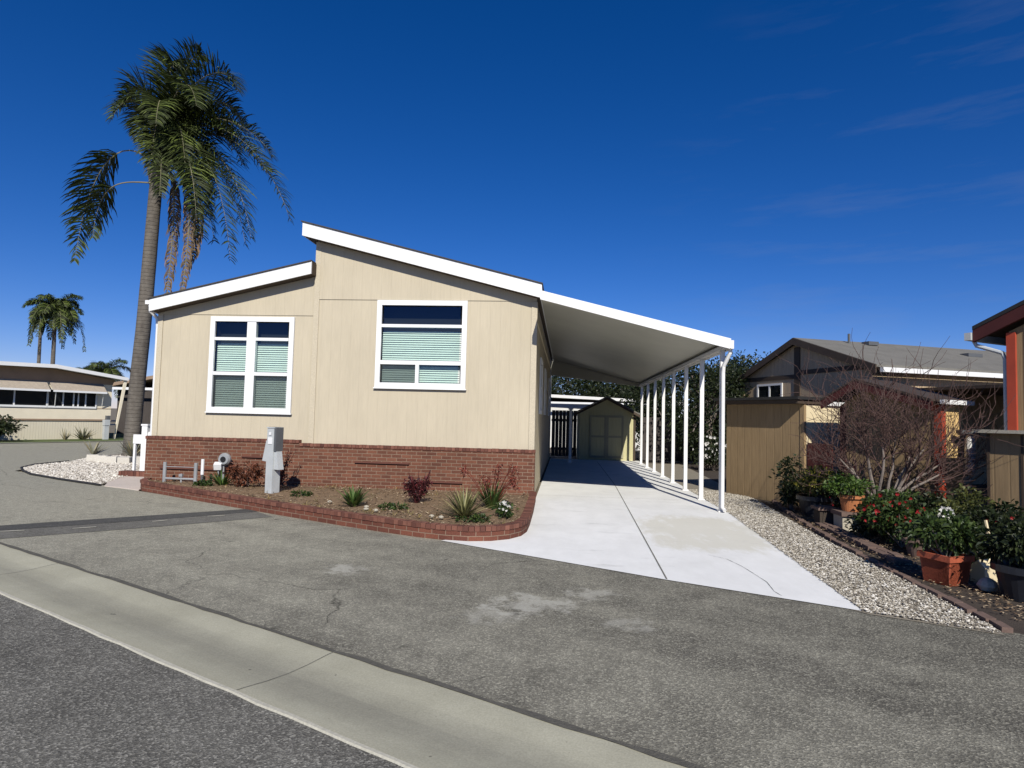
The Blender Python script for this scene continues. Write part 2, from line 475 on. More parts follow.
def mk_special():
    # palm trunk: grey with ring scars
    m, nt, bs = new_mat('palm trunk')
    uv = coord(nt, 'UV')
    sp = N(nt, 'ShaderNodeSeparateXYZ'); nt.links.new(uv, sp.inputs[0])
    co = coord(nt)
    n1 = noise(nt, co, 6, 5, .65)
    n2 = noise(nt, co, 3, 4, .6, (1, 1, .15))
    z = mathn(nt, 'ADD', mathn(nt, 'MULTIPLY', sp.outputs[1], 8.0), mathn(nt, 'MULTIPLY', n1, .6))
    ring = ramp(nt, mathn(nt, 'FRACT', z), [(0, 0), (.12, 1), (.85, 1), (1, 0)])
    col = ramp(nt, mixf(nt, .5, n1, n2), [(.33, (.085, .073, .062)), (.66, (.185, .166, .14))])
    col = mixc(nt, .45, col, mixc(nt, ring, (.07, .06, .05), col))
    nt.links.new(col, bs.inputs['Base Color'])
    bs.inputs['Roughness'].default_value = .9
    bs.inputs['Specular IOR Level'].default_value = .2
    bump(nt, bs, mathn(nt, 'ADD', ring, n1), .6, .02)
    M['trunk_palm'] = m
    # insect screen
    m, nt, bs = new_mat('insect screen')
    nt.nodes.remove(bs)
    tr = N(nt, 'ShaderNodeBsdfTransparent'); df = N(nt, 'ShaderNodeBsdfDiffuse')
    df.inputs[0].default_value = (.06, .07, .068, 1)
    mx = N(nt, 'ShaderNodeMixShader'); mx.inputs[0].default_value = .45
    nt.links.new(tr.outputs[0], mx.inputs[1]); nt.links.new(df.outputs[0], mx.inputs[2])
    nt.links.new(mx.outputs[0], nt.nodes['Material Output'].inputs[0])
    M['screen'] = m
    # new white driveway concrete with beige water stain and broom finish
    m, nt, bs = new_mat('driveway concrete')
    co = coord(nt)
    n1 = noise(nt, co, .9, 6, .6); n2 = noise(nt, co, 40, 3, .6, (1, .2, 1)); n3 = noise(nt, co, 3.5, 6, .7, (1, .4, 1))
    col = ramp(nt, n1, [(.3, (.72, .715, .68)), (.7, (.84, .835, .80))])
    col = mixc(nt, .25, col, ramp(nt, n3, [(.3, (.60, .60, .58)), (.6, (.84, .84, .83))]))
    sx = N(nt, 'ShaderNodeSeparateXYZ'); nt.links.new(co, sx.inputs[0])
    dx = mathn(nt, 'DIVIDE', mathn(nt, 'SUBTRACT', sx.outputs[0], 2.05), .95)
    dy = mathn(nt, 'DIVIDE', mathn(nt, 'SUBTRACT', sx.outputs[1], 9.4), 1.5)
    rr = mathn(nt, 'ADD', mathn(nt, 'POWER', mathn(nt, 'ABSOLUTE', dx), 4.0), mathn(nt, 'POWER', mathn(nt, 'ABSOLUTE', dy), 4.0))
    rr = mathn(nt, 'ADD', rr, mathn(nt, 'MULTIPLY', mathn(nt, 'SUBTRACT', n3, .5), 3.2))
    st = ramp(nt, rr, [(.25, .75), (1.0, 0)])
    col = mixc(nt, st, col, (.64, .615, .515))
    sm = ramp(nt, noise(nt, co, 1.4, 7, .7, (.6, 1.6, 1)), [(.58, 0), (.68, .4)])
    col = mixc(nt, sm, col, (.45, .45, .42))
    nt.links.new(col, bs.inputs['Base Color'])
    bs.inputs['Roughness'].default_value = .85
    bs.inputs['Specular IOR Level'].default_value = .25
    bump(nt, bs, n2, .25, .004)
    M['driveway'] = m
    # gutter concrete: dirt streak down the middle (u along, v across)
    m, nt, bs = new_mat('gutter concrete')
    uv = coord(nt, 'UV'); co = coord(nt)
    sp = N(nt, 'ShaderNodeSeparateXYZ'); nt.links.new(uv, sp.inputs[0])
    wob = noise(nt, uv, .8, 5, .6)
    v = mathn(nt, 'ADD', sp.outputs[1], mathn(nt, 'MULTIPLY', mathn(nt, 'SUBTRACT', wob, .5), .35))
    streak = ramp(nt, v, [(.22, 0), (.40, .8), (.52, .8), (.72, 0)])
    n1 = noise(nt, co, 1.2, 6, .65); n2 = noise(nt, co, 90, 3, .65)
    col = ramp(nt, n1, [(.3, (.33, .315, .238)), (.7, (.43, .413, .318))])
    col = mixc(nt, mathn(nt, 'MULTIPLY', streak, noise(nt, uv, .6, 4, .6, (.6, 3, 1))), col, (.17, .163, .135))
    col = mixc(nt, .45, col, ramp(nt, n2, [(.3, (.7, .7, .7)), (.7, (1.25, 1.25, 1.25))]), 'MULTIPLY')
    spot = ramp(nt, noise(nt, co, 14, 2, .5), [(.74, 0), (.77, .7)])
    col = mixc(nt, spot, col, (.07, .065, .055))
    nt.links.new(col, bs.inputs['Base Color'])
    bs.inputs['Roughness'].default_value = .9
    bs.inputs['Specular IOR Level'].default_value = .2
    bump(nt, bs, n2, .3, .004)
    M['gutter'] = m
    M['gutter_dirt'] = plain('joint dirt', (.17, .165, .14), .95, .4, 14)
    M['gutter_lip'] = plain('gutter lip', (.44, .42, .345), .9, .12, 6, .3, fine=60)
    M['grit'] = plain('loose asphalt edge', (.10, .094, .078), .95, .4, 14, .8, fine=80)


mk_special()

# ------------------------------------------------------------------ street frame: e along the street, n away from the camera
E_ = Vector((.887, -.462, 0)); N_ = Vector((.462, .887, 0))


def en(e, n): 
    p = E_ * e + N_ * n
    return (p.x, p.y)


def sheet(name, poly, z, mat, kind='structure'):
    mb = MB(); mb.face([(p[0], p[1], z) for p in poly], [(p[0], p[1]) for p in poly])
    o = mb.build(name, mat)
    o['kind'] = kind
    return o


def thick(name, poly, z0, z1, mat):
    o = MB().prism_z(poly, z0, z1).build(name, mat); o['kind'] = 'structure'; return o


sheet('ground', [(-1500, -1500), (1500, -1500), (1500, 1500), (-1500, 1500)], -.03, M['ground'])
sheet('street', [en(-31.6, 2.965), en(60, 2.965), en(60, 6.38), en(-18.4, 6.38), en(-19.3, 7.2), en(-19.3, 60), en(-31.6, 60)], 0, M['asphalt'])
sheet('street', [en(-60, -5), en(60, -5), en(60, 2.225), en(-60, 2.225)], 0, M['asphalt_near'])
sheet('street', [en(-60, 2.965), en(-31.6, 2.965), en(-31.6, 6.4), en(-60, 6.4)], 0, M['asphalt'])
sheet('street_patch', [(-7.60, 7.52), (-6.6, 8.46), (-5.11, 9.83), (-4.40, 9.18), (-5.4, 8.15), (-6.72, 6.92)], .004, M['asphalt_patch'])


sheet('street_patch', [(-7.60, 7.52), (-6.6, 8.46), (-5.11, 9.83), (-4.86, 9.60), (-5.62, 8.78), (-6.5, 7.95), (-7.3, 7.24)], .007, M['asphalt_seal'])
for (x, y, l, a) in ((-6.30, 7.78, .26, .7), (-5.72, 8.47, .2, .9), (-5.22, 9.05, .24, .6), (-6.98, 7.38, .3, .5)):
    pm_ = MB(Matrix.Translation((x, y, .010)) @ Matrix.Rotation(a, 4, 'Z'))
    pm_.face([(-l / 2, -.02, 0), (0, -.03, 0), (l / 2, -.015, 0), (l / 2, .02, 0), (.02, .025, 0), (-l / 2, .012, 0)])
    struct(pm_.build('paint_mark', M['gutter_lip']))


def gutter():
    mb = MB(); lip = MB(); grit = MB()
    r = random.Random(3)
    prof = [(2.225, .004), (2.30, 0.0), (2.45, -.014), (2.6, -.02), (2.75, -.014), (2.9, 0.0), (2.965, .004)]
    st = .25; es = [-30 + st * i for i in range(int(60 / st) + 1)]
    offs = [(r.uniform(-.008, .008), r.uniform(-.012, .012), r.uniform(.005, .03), r.uniform(-.005, .03)) for _ in es]
    for i in range(len(es) - 1):
        for k in range(len(prof) - 1):
            def pt(ii, kk):
                x, y = en(es[ii], prof[kk][0]); return (x, y, prof[kk][1])
            mb.face([pt(i, k), pt(i + 1, k), pt(i + 1, k + 1), pt(i, k + 1)],
                    [(es[i], k / 6), (es[i + 1], k / 6), (es[i + 1], (k + 1) / 6), (es[i], (k + 1) / 6)])
        # raised pale lip on the near side, loose grit on the far side
        a0, a1 = offs[i], offs[i + 1]
        def q(ii, n, z):
            x, y = en(es[ii], n); return (x, y, z)
        lip.face([q(i, 2.214 + a0[0], .009), q(i + 1, 2.214 + a1[0], .009), q(i + 1, 2.232 + a1[2] * .35, .010), q(i, 2.232 + a0[2] * .35, .010)])
        lip.face([q(i, 2.208 + a0[0], .0), q(i + 1, 2.208 + a1[0], .0), q(i + 1, 2.214 + a1[0], .009), q(i, 2.214 + a0[0], .009)])
        grit.face([q(i, 2.955 + a0[1], .008), q(i + 1, 2.955 + a1[1], .008), q(i + 1, 2.985 + a1[3], .0085), q(i, 2.985 + a0[3], .0085)])
    o = struct(mb.build('gutter', M['gutter']))
    struct(lip.build('gutter_lip', M['gutter_lip'], o)); struct(grit.build('gutter_grit', M['grit'], o))
    j = MB()
    for e in (-12.2, -7.3, -3.25, 1.55, 5.2):
        a = en(e, 2.24); b = en(e, 2.95); c = en(e + .007, 2.95); d = en(e + .007, 2.24)
        for k in range(6):
            n0, n1 = prof[k][0], prof[k + 1][0]
            p = [en(e, n0), en(e + .007, n0), en(e + .007, n1), en(e, n1)]
            zz = [prof[k][1], prof[k][1], prof[k + 1][1], prof[k + 1][1]]
            j.face([(p[t][0], p[t][1], zz[t] + .003) for t in range(4)])
    struct(j.build('gutter_joint', M['gutter_dirt'], o))


gutter()

# ------------------------------------------------------------------ driveway, gravel, pads
drive = sheet('driveway', [(-1.55, 7.93), (1.06, 6.46), (2.60, 5.70), (2.94, 11.2), (2.96, 25.2), (-.55, 25.2), (-.55, 12.0), (-.7, 9.0)], .008, M['driveway'])
jm = MB()
jm.face([(1.05, 6.48, .012), (1.065, 6.48, .012), (1.262, 15.4, .012), (1.248, 15.4, .012)])
jm.face([(1.262, 15.4, .012), (1.262, 24, .012), (1.248, 24, .012), (1.248, 15.4, .012)])
for yy in (13.0, 18.5):
    jm.face([(-.5, yy, .0115), (2.93, yy, .0115), (2.93, yy + .008, .0115), (-.5, yy + .008, .0115)])
struct(jm.build('driveway_joint', M['gutter_dirt'], drive))
r = random.Random(9)
cm_ = MB()
cp_ = [(1.75, 7.75), (1.92, 7.55), (2.0, 7.2), (2.03, 6.9), (2.06, 6.55), (2.02, 6.2), (2.04, 6.06)]
for a, b in zip(cp_, cp_[1:]):
    n_ = 5
    for k in range(n_):
        q0 = [a[i] + (b[i] - a[i]) * k / n_ for i in (0, 1)]; q1 = [a[i] + (b[i] - a[i]) * (k + 1) / n_ for i in (0, 1)]
        w_ = r.uniform(.0015, .004)
        cm_.face([(q0[0] - w_, q0[1], .0115), (q0[0] + w_, q0[1], .0115), (q1[0] + w_, q1[1], .0115), (q1[0] - w_, q1[1], .0115)])
struct(cm_.build('driveway_crack', M['gutter_dirt'], drive))
bm_ = MB()     # low concrete kerb the posts stand on
walk = thick('walkway', [(-8.25, 11.52), (-9.3, 11.95), (-10.3, 13.5), (-10.9, 15.6), (-8.55, 15.6), (-8.55, 12.4)], -.02, .016, M['pink_conc'])
sheet('lawn', [en(-31.5, 6.2), en(-31.5, 40), en(-42, 40), en(-42, 6.2)], .028, M['grass'])
k_ = MB(); 
p0, p1 = en(-31.62, 6), en(-31.62, 40)
for a, b in ((-31.75, -31.55),):
    k_.prism_z([en(a, 6), en(b, 6), en(b, 40), en(a, 40)], -.02, .03)
struct(k_.build('kerb', M['gutter_lip']))

GRAVEL_R = [(2.95, 11.2), (2.66, 5.66), (3.45, 5.24), (3.52, 6.2), (3.58, 7.9), (3.66, 9.6), (3.78, 10.9), (4.0, 13.4), (4.05, 16), (4.4, 24), (2.98, 24)]
GRAVEL_L = [(-9.45, 12.0), (-10.9, 12.72), (-12.3, 13.5), (-13.1, 14.15), (-13.75, 14.8), (-14.15, 15.7), (-14.2, 16.9), (-15.3, 19.2), (-15.6, 22), (-10.4, 22), (-10.4, 15.6), (-10.05, 13.4)]
sheet('gravel_bed', [(2.5, 12), (2.3, 6.0), (2.62, 5.62)] + GRAVEL_R[2:-1] + [(2.5, 24)], .005, M['gravel_base'])
sheet('gravel_bed', GRAVEL_L, .006, M['gravel_base'])
sheet('side_yard', [(2.98, 24), (4.0, 13.4), (3.78, 10.9), (3.58, 7.9), (3.44, 5.24), (9, 2.4), (30, -8), (40, 30), (20, 40), (-20, 40), (-20, 25.2), (2.98, 25.2)], -.004, M['dark_soil'])


def inside(p, poly):
    x, y = p; c = False; j = len(poly) - 1
    for i in range(len(poly)):
        xi, yi = poly[i]; xj, yj = poly[j]
        if (yi > y) != (yj > y) and x < (xj - xi) * (y - yi) / (yj - yi) + xi: c = not c
        j = i
    return c


def stones(name, poly, n, smin, smax, mat, seed, label, ymax=1e9, loc=None):
    r = random.Random(seed)
    xs = [p[0] for p in poly]; ys = [p[1] for p in poly]
    V = []; F = []
    y_hi = min(max(ys), ymax)
    c = 0
    while c < n:
        x = r.uniform(min(xs), max(xs)); y = r.uniform(min(ys), y_hi)
        if not inside((x, y), poly): continue
        c += 1
        s = r.uniform(smin, smax) * (1 if r.random() < .9 else 1.5)
        a = r.uniform(0, 6.28); ca, sa = math.cos(a), math.sin(a)
        sx, sy, sz = s * r.uniform(.7, 1.3), s * r.uniform(.5, 1), s * r.uniform(.35, .75)
        b = len(V); zc = .012 + r.uniform(0, .014)
        ty = r.uniform(-.35, .35)
        pts = [(1, 0, ty * .6), (.25, .95, -.1), (-.95, .2, -ty * .5), (-.1, -1, .1), (r.uniform(-.3, .3), r.uniform(-.3, .3), 1), (0, 0, -1)]
        for (px, py, pz) in pts:
            q = r.uniform(.85, 1.15)
            V.append((x + (px * sx * ca - py * sy * sa) * q, y + (px * sx * sa + py * sy * ca) * q, zc + pz * sz * q))
        for f in ((0, 1, 4), (1, 2, 4), (2, 3, 4), (3, 0, 4), (1, 0, 5), (2, 1, 5), (3, 2, 5), (0, 3, 5)):
            F.append((b + f[0], b + f[1], b + f[2]))
    me = bpy.data.meshes.new(name); me.from_pydata(V, [], F); me.materials.append(mat)
    o = bpy.data.objects.new(name, me); COL.objects.link(o)
    return tag(o, label, 'gravel', None, 'stuff')


stones('gravel', [(2.91, 11.2), (2.59, 5.68)] + GRAVEL_R[2:-1] + [(2.94, 24)], 26000, .007, .0155, M['gravel'], 5, 'beige pebble strip between the white driveway and the plant bed', 15)
stones('gravel', GRAVEL_L, 13000, .014, .034, M['gravel_white'], 6, 'pale crushed rock ground cover around the tall palm', 19.5)

eg = MB()
pp = [(x, y, .02) for x, y in ((-9.4, 11.97), (-10.9, 12.69), (-12.3, 13.45), (-13.1, 14.1), (-13.75, 14.75), (-14.2, 15.65), (-14.3, 16.9))]
eg.tube(pp, .028, 6)
tag(eg.build('garden_edging', M['black_trim'], loc=(-9.4, 11.97, 0)), 'thin black edging curving round the pale gravel bed on the left', 'edging')

# ------------------------------------------------------------------ leaf helpers
def rdir(r):
    while True:
        v = Vector((r.uniform(-1, 1), r.uniform(-1, 1), r.uniform(-1, 1)))
        if .05 < v.length < 1: return v.normalized()


def leaf(mb, p, d, up, L, W, droop=.25):
    """one pointed leaf, two faces bent in the middle"""
    s = d.cross(up)
    s = s.normalized() if s.length > 1e-4 else d.orthogonal().normalized()
    mid = p + d * L * .5 + Vector((0, 0, L * .06))
    tip = p + d * L - Vector((0, 0, L * droop))
    b = len(mb.v)
    mb.v += [tuple(mb.M @ q) for q in (p, mid + s * W * .5, tip, mid - s * W * .5)]
    mb.f.append((b, b + 1, b + 2, b + 3)); mb.uv += [(0, 0), (1, .5), (0, 1), (-1, .5)]; mb.mi.append(mb.cur)


def leaf_cloud(mb, c, rad, n, size, r, clumps=10, flat=.0, hollow=.35):
    c = Vector(c); cl = []
    for i in range(clumps):
        d = rdir(r); k = r.uniform(hollow, .85)
        cl.append((c + Vector((d.x * rad[0], d.y * rad[1], d.z * rad[2])) * k, r.uniform(.28, .5)))
    for i in range(n):
        cc, cr = cl[r.randrange(clumps)]
        d = rdir(r); k = r.random() ** .45
        p = cc + Vector((d.x * rad[0], d.y * rad[1], d.z * rad[2])) * cr * k
        o = (d + rdir(r) * .8 + Vector((0, 0, .25))).normalized()
        s = size * r.uniform(.6, 1.35)
        leaf(mb, p, o, rdir(r), s, s * r.uniform(.35, .55))
    return cl


def strappy(mb, c, n, L, W, r, spread=1.0, stiff=.6, seg=4):
    c = Vector(c)
    for i in range(n):
        a = r.uniform(0, 6.283); t = r.uniform(.15, 1.0) * spread
        l = L * r.uniform(.65, 1.1); w = W * r.uniform(.7, 1.2)
        d = Vector((math.cos(a), math.sin(a), 0)); s = Vector((-d.y, d.x, 0))
        base = c + d * r.uniform(0, .04)
        P = []
        for k in range(seg + 1):
            u = k / seg
            out = math.sin(t) * u * l + (1 - stiff) * u * u * l * .35
            h = math.cos(t) * u * l - (1 - stiff) * u * u * l * .45
            P.append((base + d * out + Vector((0, 0, h)), w * (1 - u ** 2.2) * (.6 + .4 * min(1, u * 4))))
        b = len(mb.v)
        for p, ww in P:
            mb.v += [tuple(p + s * ww * .5), tuple(p - s * ww * .5)]
        for k in range(seg):
            mb.f.append((b + 2 * k, b + 2 * k + 1, b + 2 * k + 3, b + 2 * k + 2))
            mb.uv += [(0, 0)] * 4; mb.mi.append(mb.cur)


def stems(mb, c, cl, r, rad=.008, base=.03):
    c = Vector(c)
    for p, _ in cl:
        m = c.lerp(p, .5) + Vector((r.uniform(-.04, .04), r.uniform(-.04, .04), 0))
        mb.tube([c + Vector((r.uniform(-base, base), r.uniform(-base, base), 0)), m, p], [rad, rad * .8, rad * .4], 5, False)


# ------------------------------------------------------------------ the main house
HX0, HX1, HXM, HY, HYB = -8.50, -.60, -5.12, 12.20, 26.0
house = thing('mobile_home', (-4.55, 12.2, 0), 'large tan manufactured home with white fascia, split roof and red brick skirting', 'house')


def wall_with_hole(mb, x0, x1, z0, z1, hx0, hx1, hz0, hz1, y0, y1):
    mb.box(x0, hx0, y0, y1, z0, z1); mb.box(hx1, x1, y0, y1, z0, z1)
    mb.box(hx0, hx1, y0, y1, z0, hz0); mb.box(hx0, hx1, y0, y1, hz1, z1)


ZL, ZR = 3.63, 3.945
w1 = (-7.34, -5.55, 1.57, 3.54); w2 = (-3.82, -1.98, 2.14, 3.905)
mb = MB()
wall_with_hole(mb, HX0, HXM, .95, ZL, w1[0] + .06, w1[1] - .06, w1[2] + .06, w1[3] - .06, HY, HY + .1)
mb.build('wall', M['siding'], house)
mb = MB()
wall_with_hole(mb, HXM, HX1, .9, ZR, w2[0] + .06, w2[1] - .06, w2[2] + .06, w2[3] - .06, HY - .025, HY + .1)
mb.build('wall', M['siding'], house)
mb = MB()     # upper sheets lap over the lower ones
mb.prism_y([(HX0, ZL - .05), (HXM, ZL - .05), (HXM, 4.41), (HX0, 3.63)], HY - .014, HY + .09)
mb.build('gable_panel', M['siding'], house)
mb = MB()
mb.prism_y([(HXM, ZR - .03), (HX1, ZR - .03), (HX1, 3.99), (HXM, 5.12)], HY - .04, HY + .09)
mb.build('gable_panel', M['siding'], house)
mb = MB()
mb.box(HX0 - .012, HX0 + .10, HY - .02, HY + .12, 1.0, 3.60)
mb.build('corner_board', M['trim_tan'], house)
mb = MB(); mb.box(HXM - .035, HXM + .075, HY - .045, HY + .1, .95, 5.10); mb.build('corner_board', M['trim_tan'], house)
mb = MB(); mb.box(HX1 - .10, HX1 + .014, HY - .045, HY + .12, .95, 3.90); mb.build('corner_board', M['trim_tan'], house)
# side and rear walls
mb = MB(); mb.box(HX1 - .1, HX1, HY + .1, HYB, .02, 3.9); mb.build('side_wall', M['side_siding'], house)
mb = MB(); mb.box(HX0, HX0 + .1, HY + .1, HYB, .02, 3.6); mb.build('side_wall', M['side_siding'], house)
mb = MB(); mb.prism_y([(HX0, .02), (HX1, .02), (HX1, 3.9), (HXM, 5.0), (HXM, 4.3), (HX0, 3.6)], HYB, HYB + .1); mb.build('rear_wall', M['side_siding'], house)
mb = MB(); mb.box(HXM - .05, HXM + .05, HY + .1, HYB, 4.2, 5.02); mb.build('clerestory_wall', M['siding'], house)
# brick skirting
mb = MB()
mb.box(HX0 - .05, -5.30, HY - .12, HY - .002, 0, .985); mb.box(-5.30, HX1 + .03, HY - .12, HY - .027, 0, .925)
mb.box(HX1 + .002, HX1 + .03, HY - .027, HY + .10, 0, .925)
mb.box(HX0 - .05, HX0 - .002, HY - .002, HY + 2.6, 0, .985)
mb.build('brick_skirting', M['brick'], house)


def rowlock(mb, pts, z0, z1, w, r, overhang=.012, brick=.066, gap=.006, inset=0):
    """a course of bricks on edge, laid across a path (list of xy), outer face to the right of travel"""
    P = [Vector((p[0], p[1], 0)) for p in pts]
    for i in range(len(P) - 1):
        d = P[i + 1] - P[i]; L = d.length; d.normalize(); n = Vector((d.y, -d.x, 0))
        k = max(1, round(L / (brick + gap))); st = L / k
        for j in range(k):
            c = P[i] + d * st * (j + .5) - n * (w / 2 - overhang)
            mb.cbox((c.x, c.y, (z0 + z1) / 2 + r.uniform(-.003, .003)), (st - gap, w + r.uniform(-.006, .006), z1 - z0), math.atan2(d.y, d.x) + r.uniform(-.01, .01))


r = random.Random(21)
mb = MB()
rowlock(mb, [(HX0 - .06, HY - .12), (-5.30, HY - .12)], .985, 1.045, .125, r, .018)
rowlock(mb, [(-5.29, HY - .12), (HX1 + .045, HY - .12)], .925, .985, .10, r, .018)
mb.build('brick_cap', M['brick_cap'], house)
for (vx0, vx1, vz) in ((-4.13, -3.05, .64), (-3.0, -1.98, .30), (-6.47, -5.90, .68), (-8.2, -6.5, .40)):
    mb = MB(); mb.box(vx0, vx1, HY - .126, HY - .119, vz - .035, vz - .012); mb.cur = 1
    mb.box(vx0 - .01, vx1 + .01, HY - .155, HY - .119, vz - .012, vz + .018)
    mb.build('skirting_vent', [M['black'], M['brick_cap']], house)


# roofs
def slab(poly_top, th):
    return [(poly_top[0][0], poly_top[0][1] - th), (poly_top[1][0], poly_top[1][1] - th), poly_top[1], poly_top[0]]


YF, YR = 11.92, 26.25
lo = [(-8.54, 3.845), (-5.14, 4.64)]; hi = [(-5.36, 5.44), (-.50, 4.205)]
mb = MB(); mb.prism_y(slab([(-8.57, 3.862), (-5.14, 4.665)], .022), YF - .025, YR); mb.build('roof', M['shingle'], house)
mb = MB(); mb.prism_y(slab([(-5.39, 5.472), (-.48, 4.227)], .022), YF - .025, YR); mb.build('roof', M['shingle'], house)
mb = MB()
mb.prism_y(slab(lo, .25), YF, YF + .03)
mb.prism_y([(-8.54, 3.58), (-8.515, 3.58), (-8.515, 3.85), (-8.54, 3.844)], YF + .03, YR - .03)
mb.build('fascia', M['white'], house)
mb = MB()
mb.prism_y(slab(hi, .27), YF, YF + .03)
mb.prism_y([(-5.36, 5.17), (-5.33, 5.17), (-5.33, 5.43), (-5.36, 5.438)], YF + .03, YR - .03)
mb.prism_y([(-.53, 3.945), (-.50, 3.945), (-.50, 4.209), (-.53, 4.215)], YF + .03, YR - .03)
mb.build('fascia', M['white'], house)
mb = MB(); mb.prism_y([(-8.514, 3.60), (-5.13, 4.39), (-5.13, 4.63), (-8.514, 3.845)], YF + .03, YR - .03); mb.build('soffit', M['brown_trim'], house)  # dark brown puts the shade under the overhang into the colour
mb = MB(); mb.prism_y([(-5.33, 5.165), (-.53, 3.95), (-.53, 4.205), (-5.33, 5.43)], YF + .03, YR - .03); mb.build('soffit', M['brown_trim'], house)  # same dark brown, overhang shade in the colour
# eave gutter and downspout, left
mb = MB(); mb.box(-8.63, -8.542, YF + .0, YR, 3.74, 3.82); mb.build('gutter', M['white'], house)
mb = MB(); mb.tube([(-8.64, 12.1, 3.76), (-8.64, 12.12, 3.62), (-8.57, 12.24, 3.5), (-8.56, 12.26, 3.3), (-8.56, 12.26, .15)], .036, 8); mb.build('downspout', M['white'], house)


def window(parent, x0, x1, z0, z1, y, panes, mull):
    """panes: list of (x0,x1,z0,z1,kind) kind: clear / blind / screen"""
    fr = MB()
    t = .10; yo = y - .05
    fr.box(x0, x1, yo, y - .002, z1 - t, z1); fr.box(x0, x1, yo, y - .002, z0, z0 + t)
    fr.box(x0, x0 + t, yo, y - .002, z0 + t, z1 - t); fr.box(x1 - t, x1, yo, y - .002, z0 + t, z1 - t)
    fr.box(x0 - .02, x1 + .02, yo - .015, y - .004, z0 - .022, z0)      # sill lip
    for (a, b, c, d) in mull:
        fr.box(a, b, yo + .012, y + .05, c, d)
    f = fr.build('window', M['white'], parent)
    rec = MB()
    rx0, rx1, rz0, rz1 = x0 + .062, x1 - .062, z0 + .062, z1 - .062
    rec.box(rx0, rx1, y + .25, y + .27, rz0, rz1)
    for bx in ((rx0, rx0 + .012), (rx1 - .012, rx1)): rec.box(bx[0], bx[1], y - .001, y + .25, rz0, rz1)
    rec.box(rx0, rx1, y - .001, y + .25, rz0, rz0 + .012); rec.box(rx0, rx1, y - .001, y + .25, rz1 - .012, rz1)
    rec.build('recess', M['black'], f)
    gl = MB(); bl = MB(); sc = MB()
    for (a, b, c, d, kind) in panes:
        sash = .018
        gy = y - .012
        gl.face([(a, gy, c), (b, gy, c), (b, gy, d), (a, gy, d)])
        if kind != 'clear':
            zz = c + .0; 
            by = y + .095
            while zz < d - .045:  # slats stop short; the dark gap imitates the frame's shadow
                bl.cbox(((a + b) / 2, by, zz), (b - a + .04, .058, .0025), 0, math.radians(55))
                zz += .045
        if kind == 'screen':
            sc.face([(a - .01, gy - .016, c - .01), (b + .01, gy - .016, c - .01), (b + .01, gy - .016, d + .01), (a - .01, gy - .016, d + .01)])
    gl.build('pane', M['glass'], f)
    bl.build('blind', M['blind'], f)
    sc.build('insect_screen', M['screen'], f)
    return f


a0, a1, b0, b1 = -7.22, -6.55, -6.36, -5.69
window(house, *w1, HY, [(a0, a1, 3.11, 3.42, 'clear'), (b0, b1, 3.11, 3.42, 'clear'), (a0, a1, 2.40, 3.05, 'blind'), (b0, b1, 2.40, 3.05, 'blind'),
                        (a0, a1, 1.69, 2.33, 'screen'), (b0, b1, 1.69, 2.33, 'screen')],
       [(a1, b0, 1.66, 3.45), (a0 - .03, a1, 3.05, 3.11), (b0, b1 + .03, 3.05, 3.11), (a0 - .03, a1, 2.33, 2.40), (b0, b1 + .03, 2.33, 2.40)])
window(house, *w2, HY - .025, [(-3.69, -2.12, 3.42, 3.78, 'clear'), (-3.70, -2.12, 2.69, 3.36, 'blind'), (-3.69, -3.0, 2.25, 2.61, 'screen'), (-2.93, -2.14, 2.25, 2.61, 'blind')],
       [(-3.73, -2.07, 3.36, 3.42), (-3.73, -2.07, 2.61, 2.69), (-3.0, -2.93, 2.23, 2.61)])
# side windows under the carport
for (y0, y1, z0, z1) in ((14.2, 15.4, 1.7, 3.0), (17.3, 18.6, 1.7, 3.0), (21.5, 22.8, 1.7, 3.0)):
    f = MB()
    X = HX1
    f.box(X - .02, X + .035, y0, y1, z1 - .09, z1); f.box(X - .02, X + .035, y0, y1, z0, z0 + .09)
    f.box(X - .02, X + .035, y0, y0 + .09, z0 + .09, z1 - .09); f.box(X - .02, X + .035, y1 - .09, y1, z0 + .09, z1 - .09)
    f.box(X - .02, X + .03, y0 + .09, y1 - .09, (z0 + z1) / 2 - .03, (z0 + z1) / 2 + .03)
    fo = f.build('window', M['white'], house)
    g = MB(); g.box(X - .01, X + .008, y0 + .08, y1 - .08, z0 + .08, z1 - .08); g.build('pane', M['dark_glass'], fo)

# ------------------------------------------------------------------ carport
cp = thing('carport', (1.2, 11.2, 0), 'white flat aluminium carport with a row of slim posts beside the tan home', 'carport')
A = (-.495, 3.935); B = (2.90, 3.095)
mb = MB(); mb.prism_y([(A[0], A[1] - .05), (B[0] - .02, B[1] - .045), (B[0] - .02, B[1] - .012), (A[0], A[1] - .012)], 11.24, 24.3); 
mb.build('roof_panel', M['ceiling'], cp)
mb = MB(); mb.prism_y([(A[0], A[1] - .165), (B[0], B[1] - .185), B, A], 11.20, 11.236); mb.build('front_fascia', M['white'], cp)
mb = MB(); mb.prism_y([(A[0], A[1] - .165), (B[0], B[1] - .185), B, A], 24.305, 24.335); mb.build('rear_fascia', M['white'], cp)
mb = MB(); mb.box(B[0] - .018, B[0] + .05, 11.2, 24.335, B[1] - .18, B[1] - .17); mb.box(B[0] + .04, B[0] + .05, 11.2, 24.335, B[1] - .17, B[1] - .03)
mb.box(B[0] - .018, B[0] - .004, 11.237, 24.304, B[1] - .165, B[1] - .002); mb.box(B[0] + .001, B[0] + .039, 11.2, 11.215, B[1] - .17, B[1] - .03)
mb.build('gutter', M['white_metal'], cp)
mb = MB(); mb.prism_y([(-.59, 3.30), (2.78, 2.93), (2.78, 3.03), (-.47, 3.86), (-.59, 3.86)], 24.21, 24.3); mb.build('rear_header', M['ceiling'], cp)
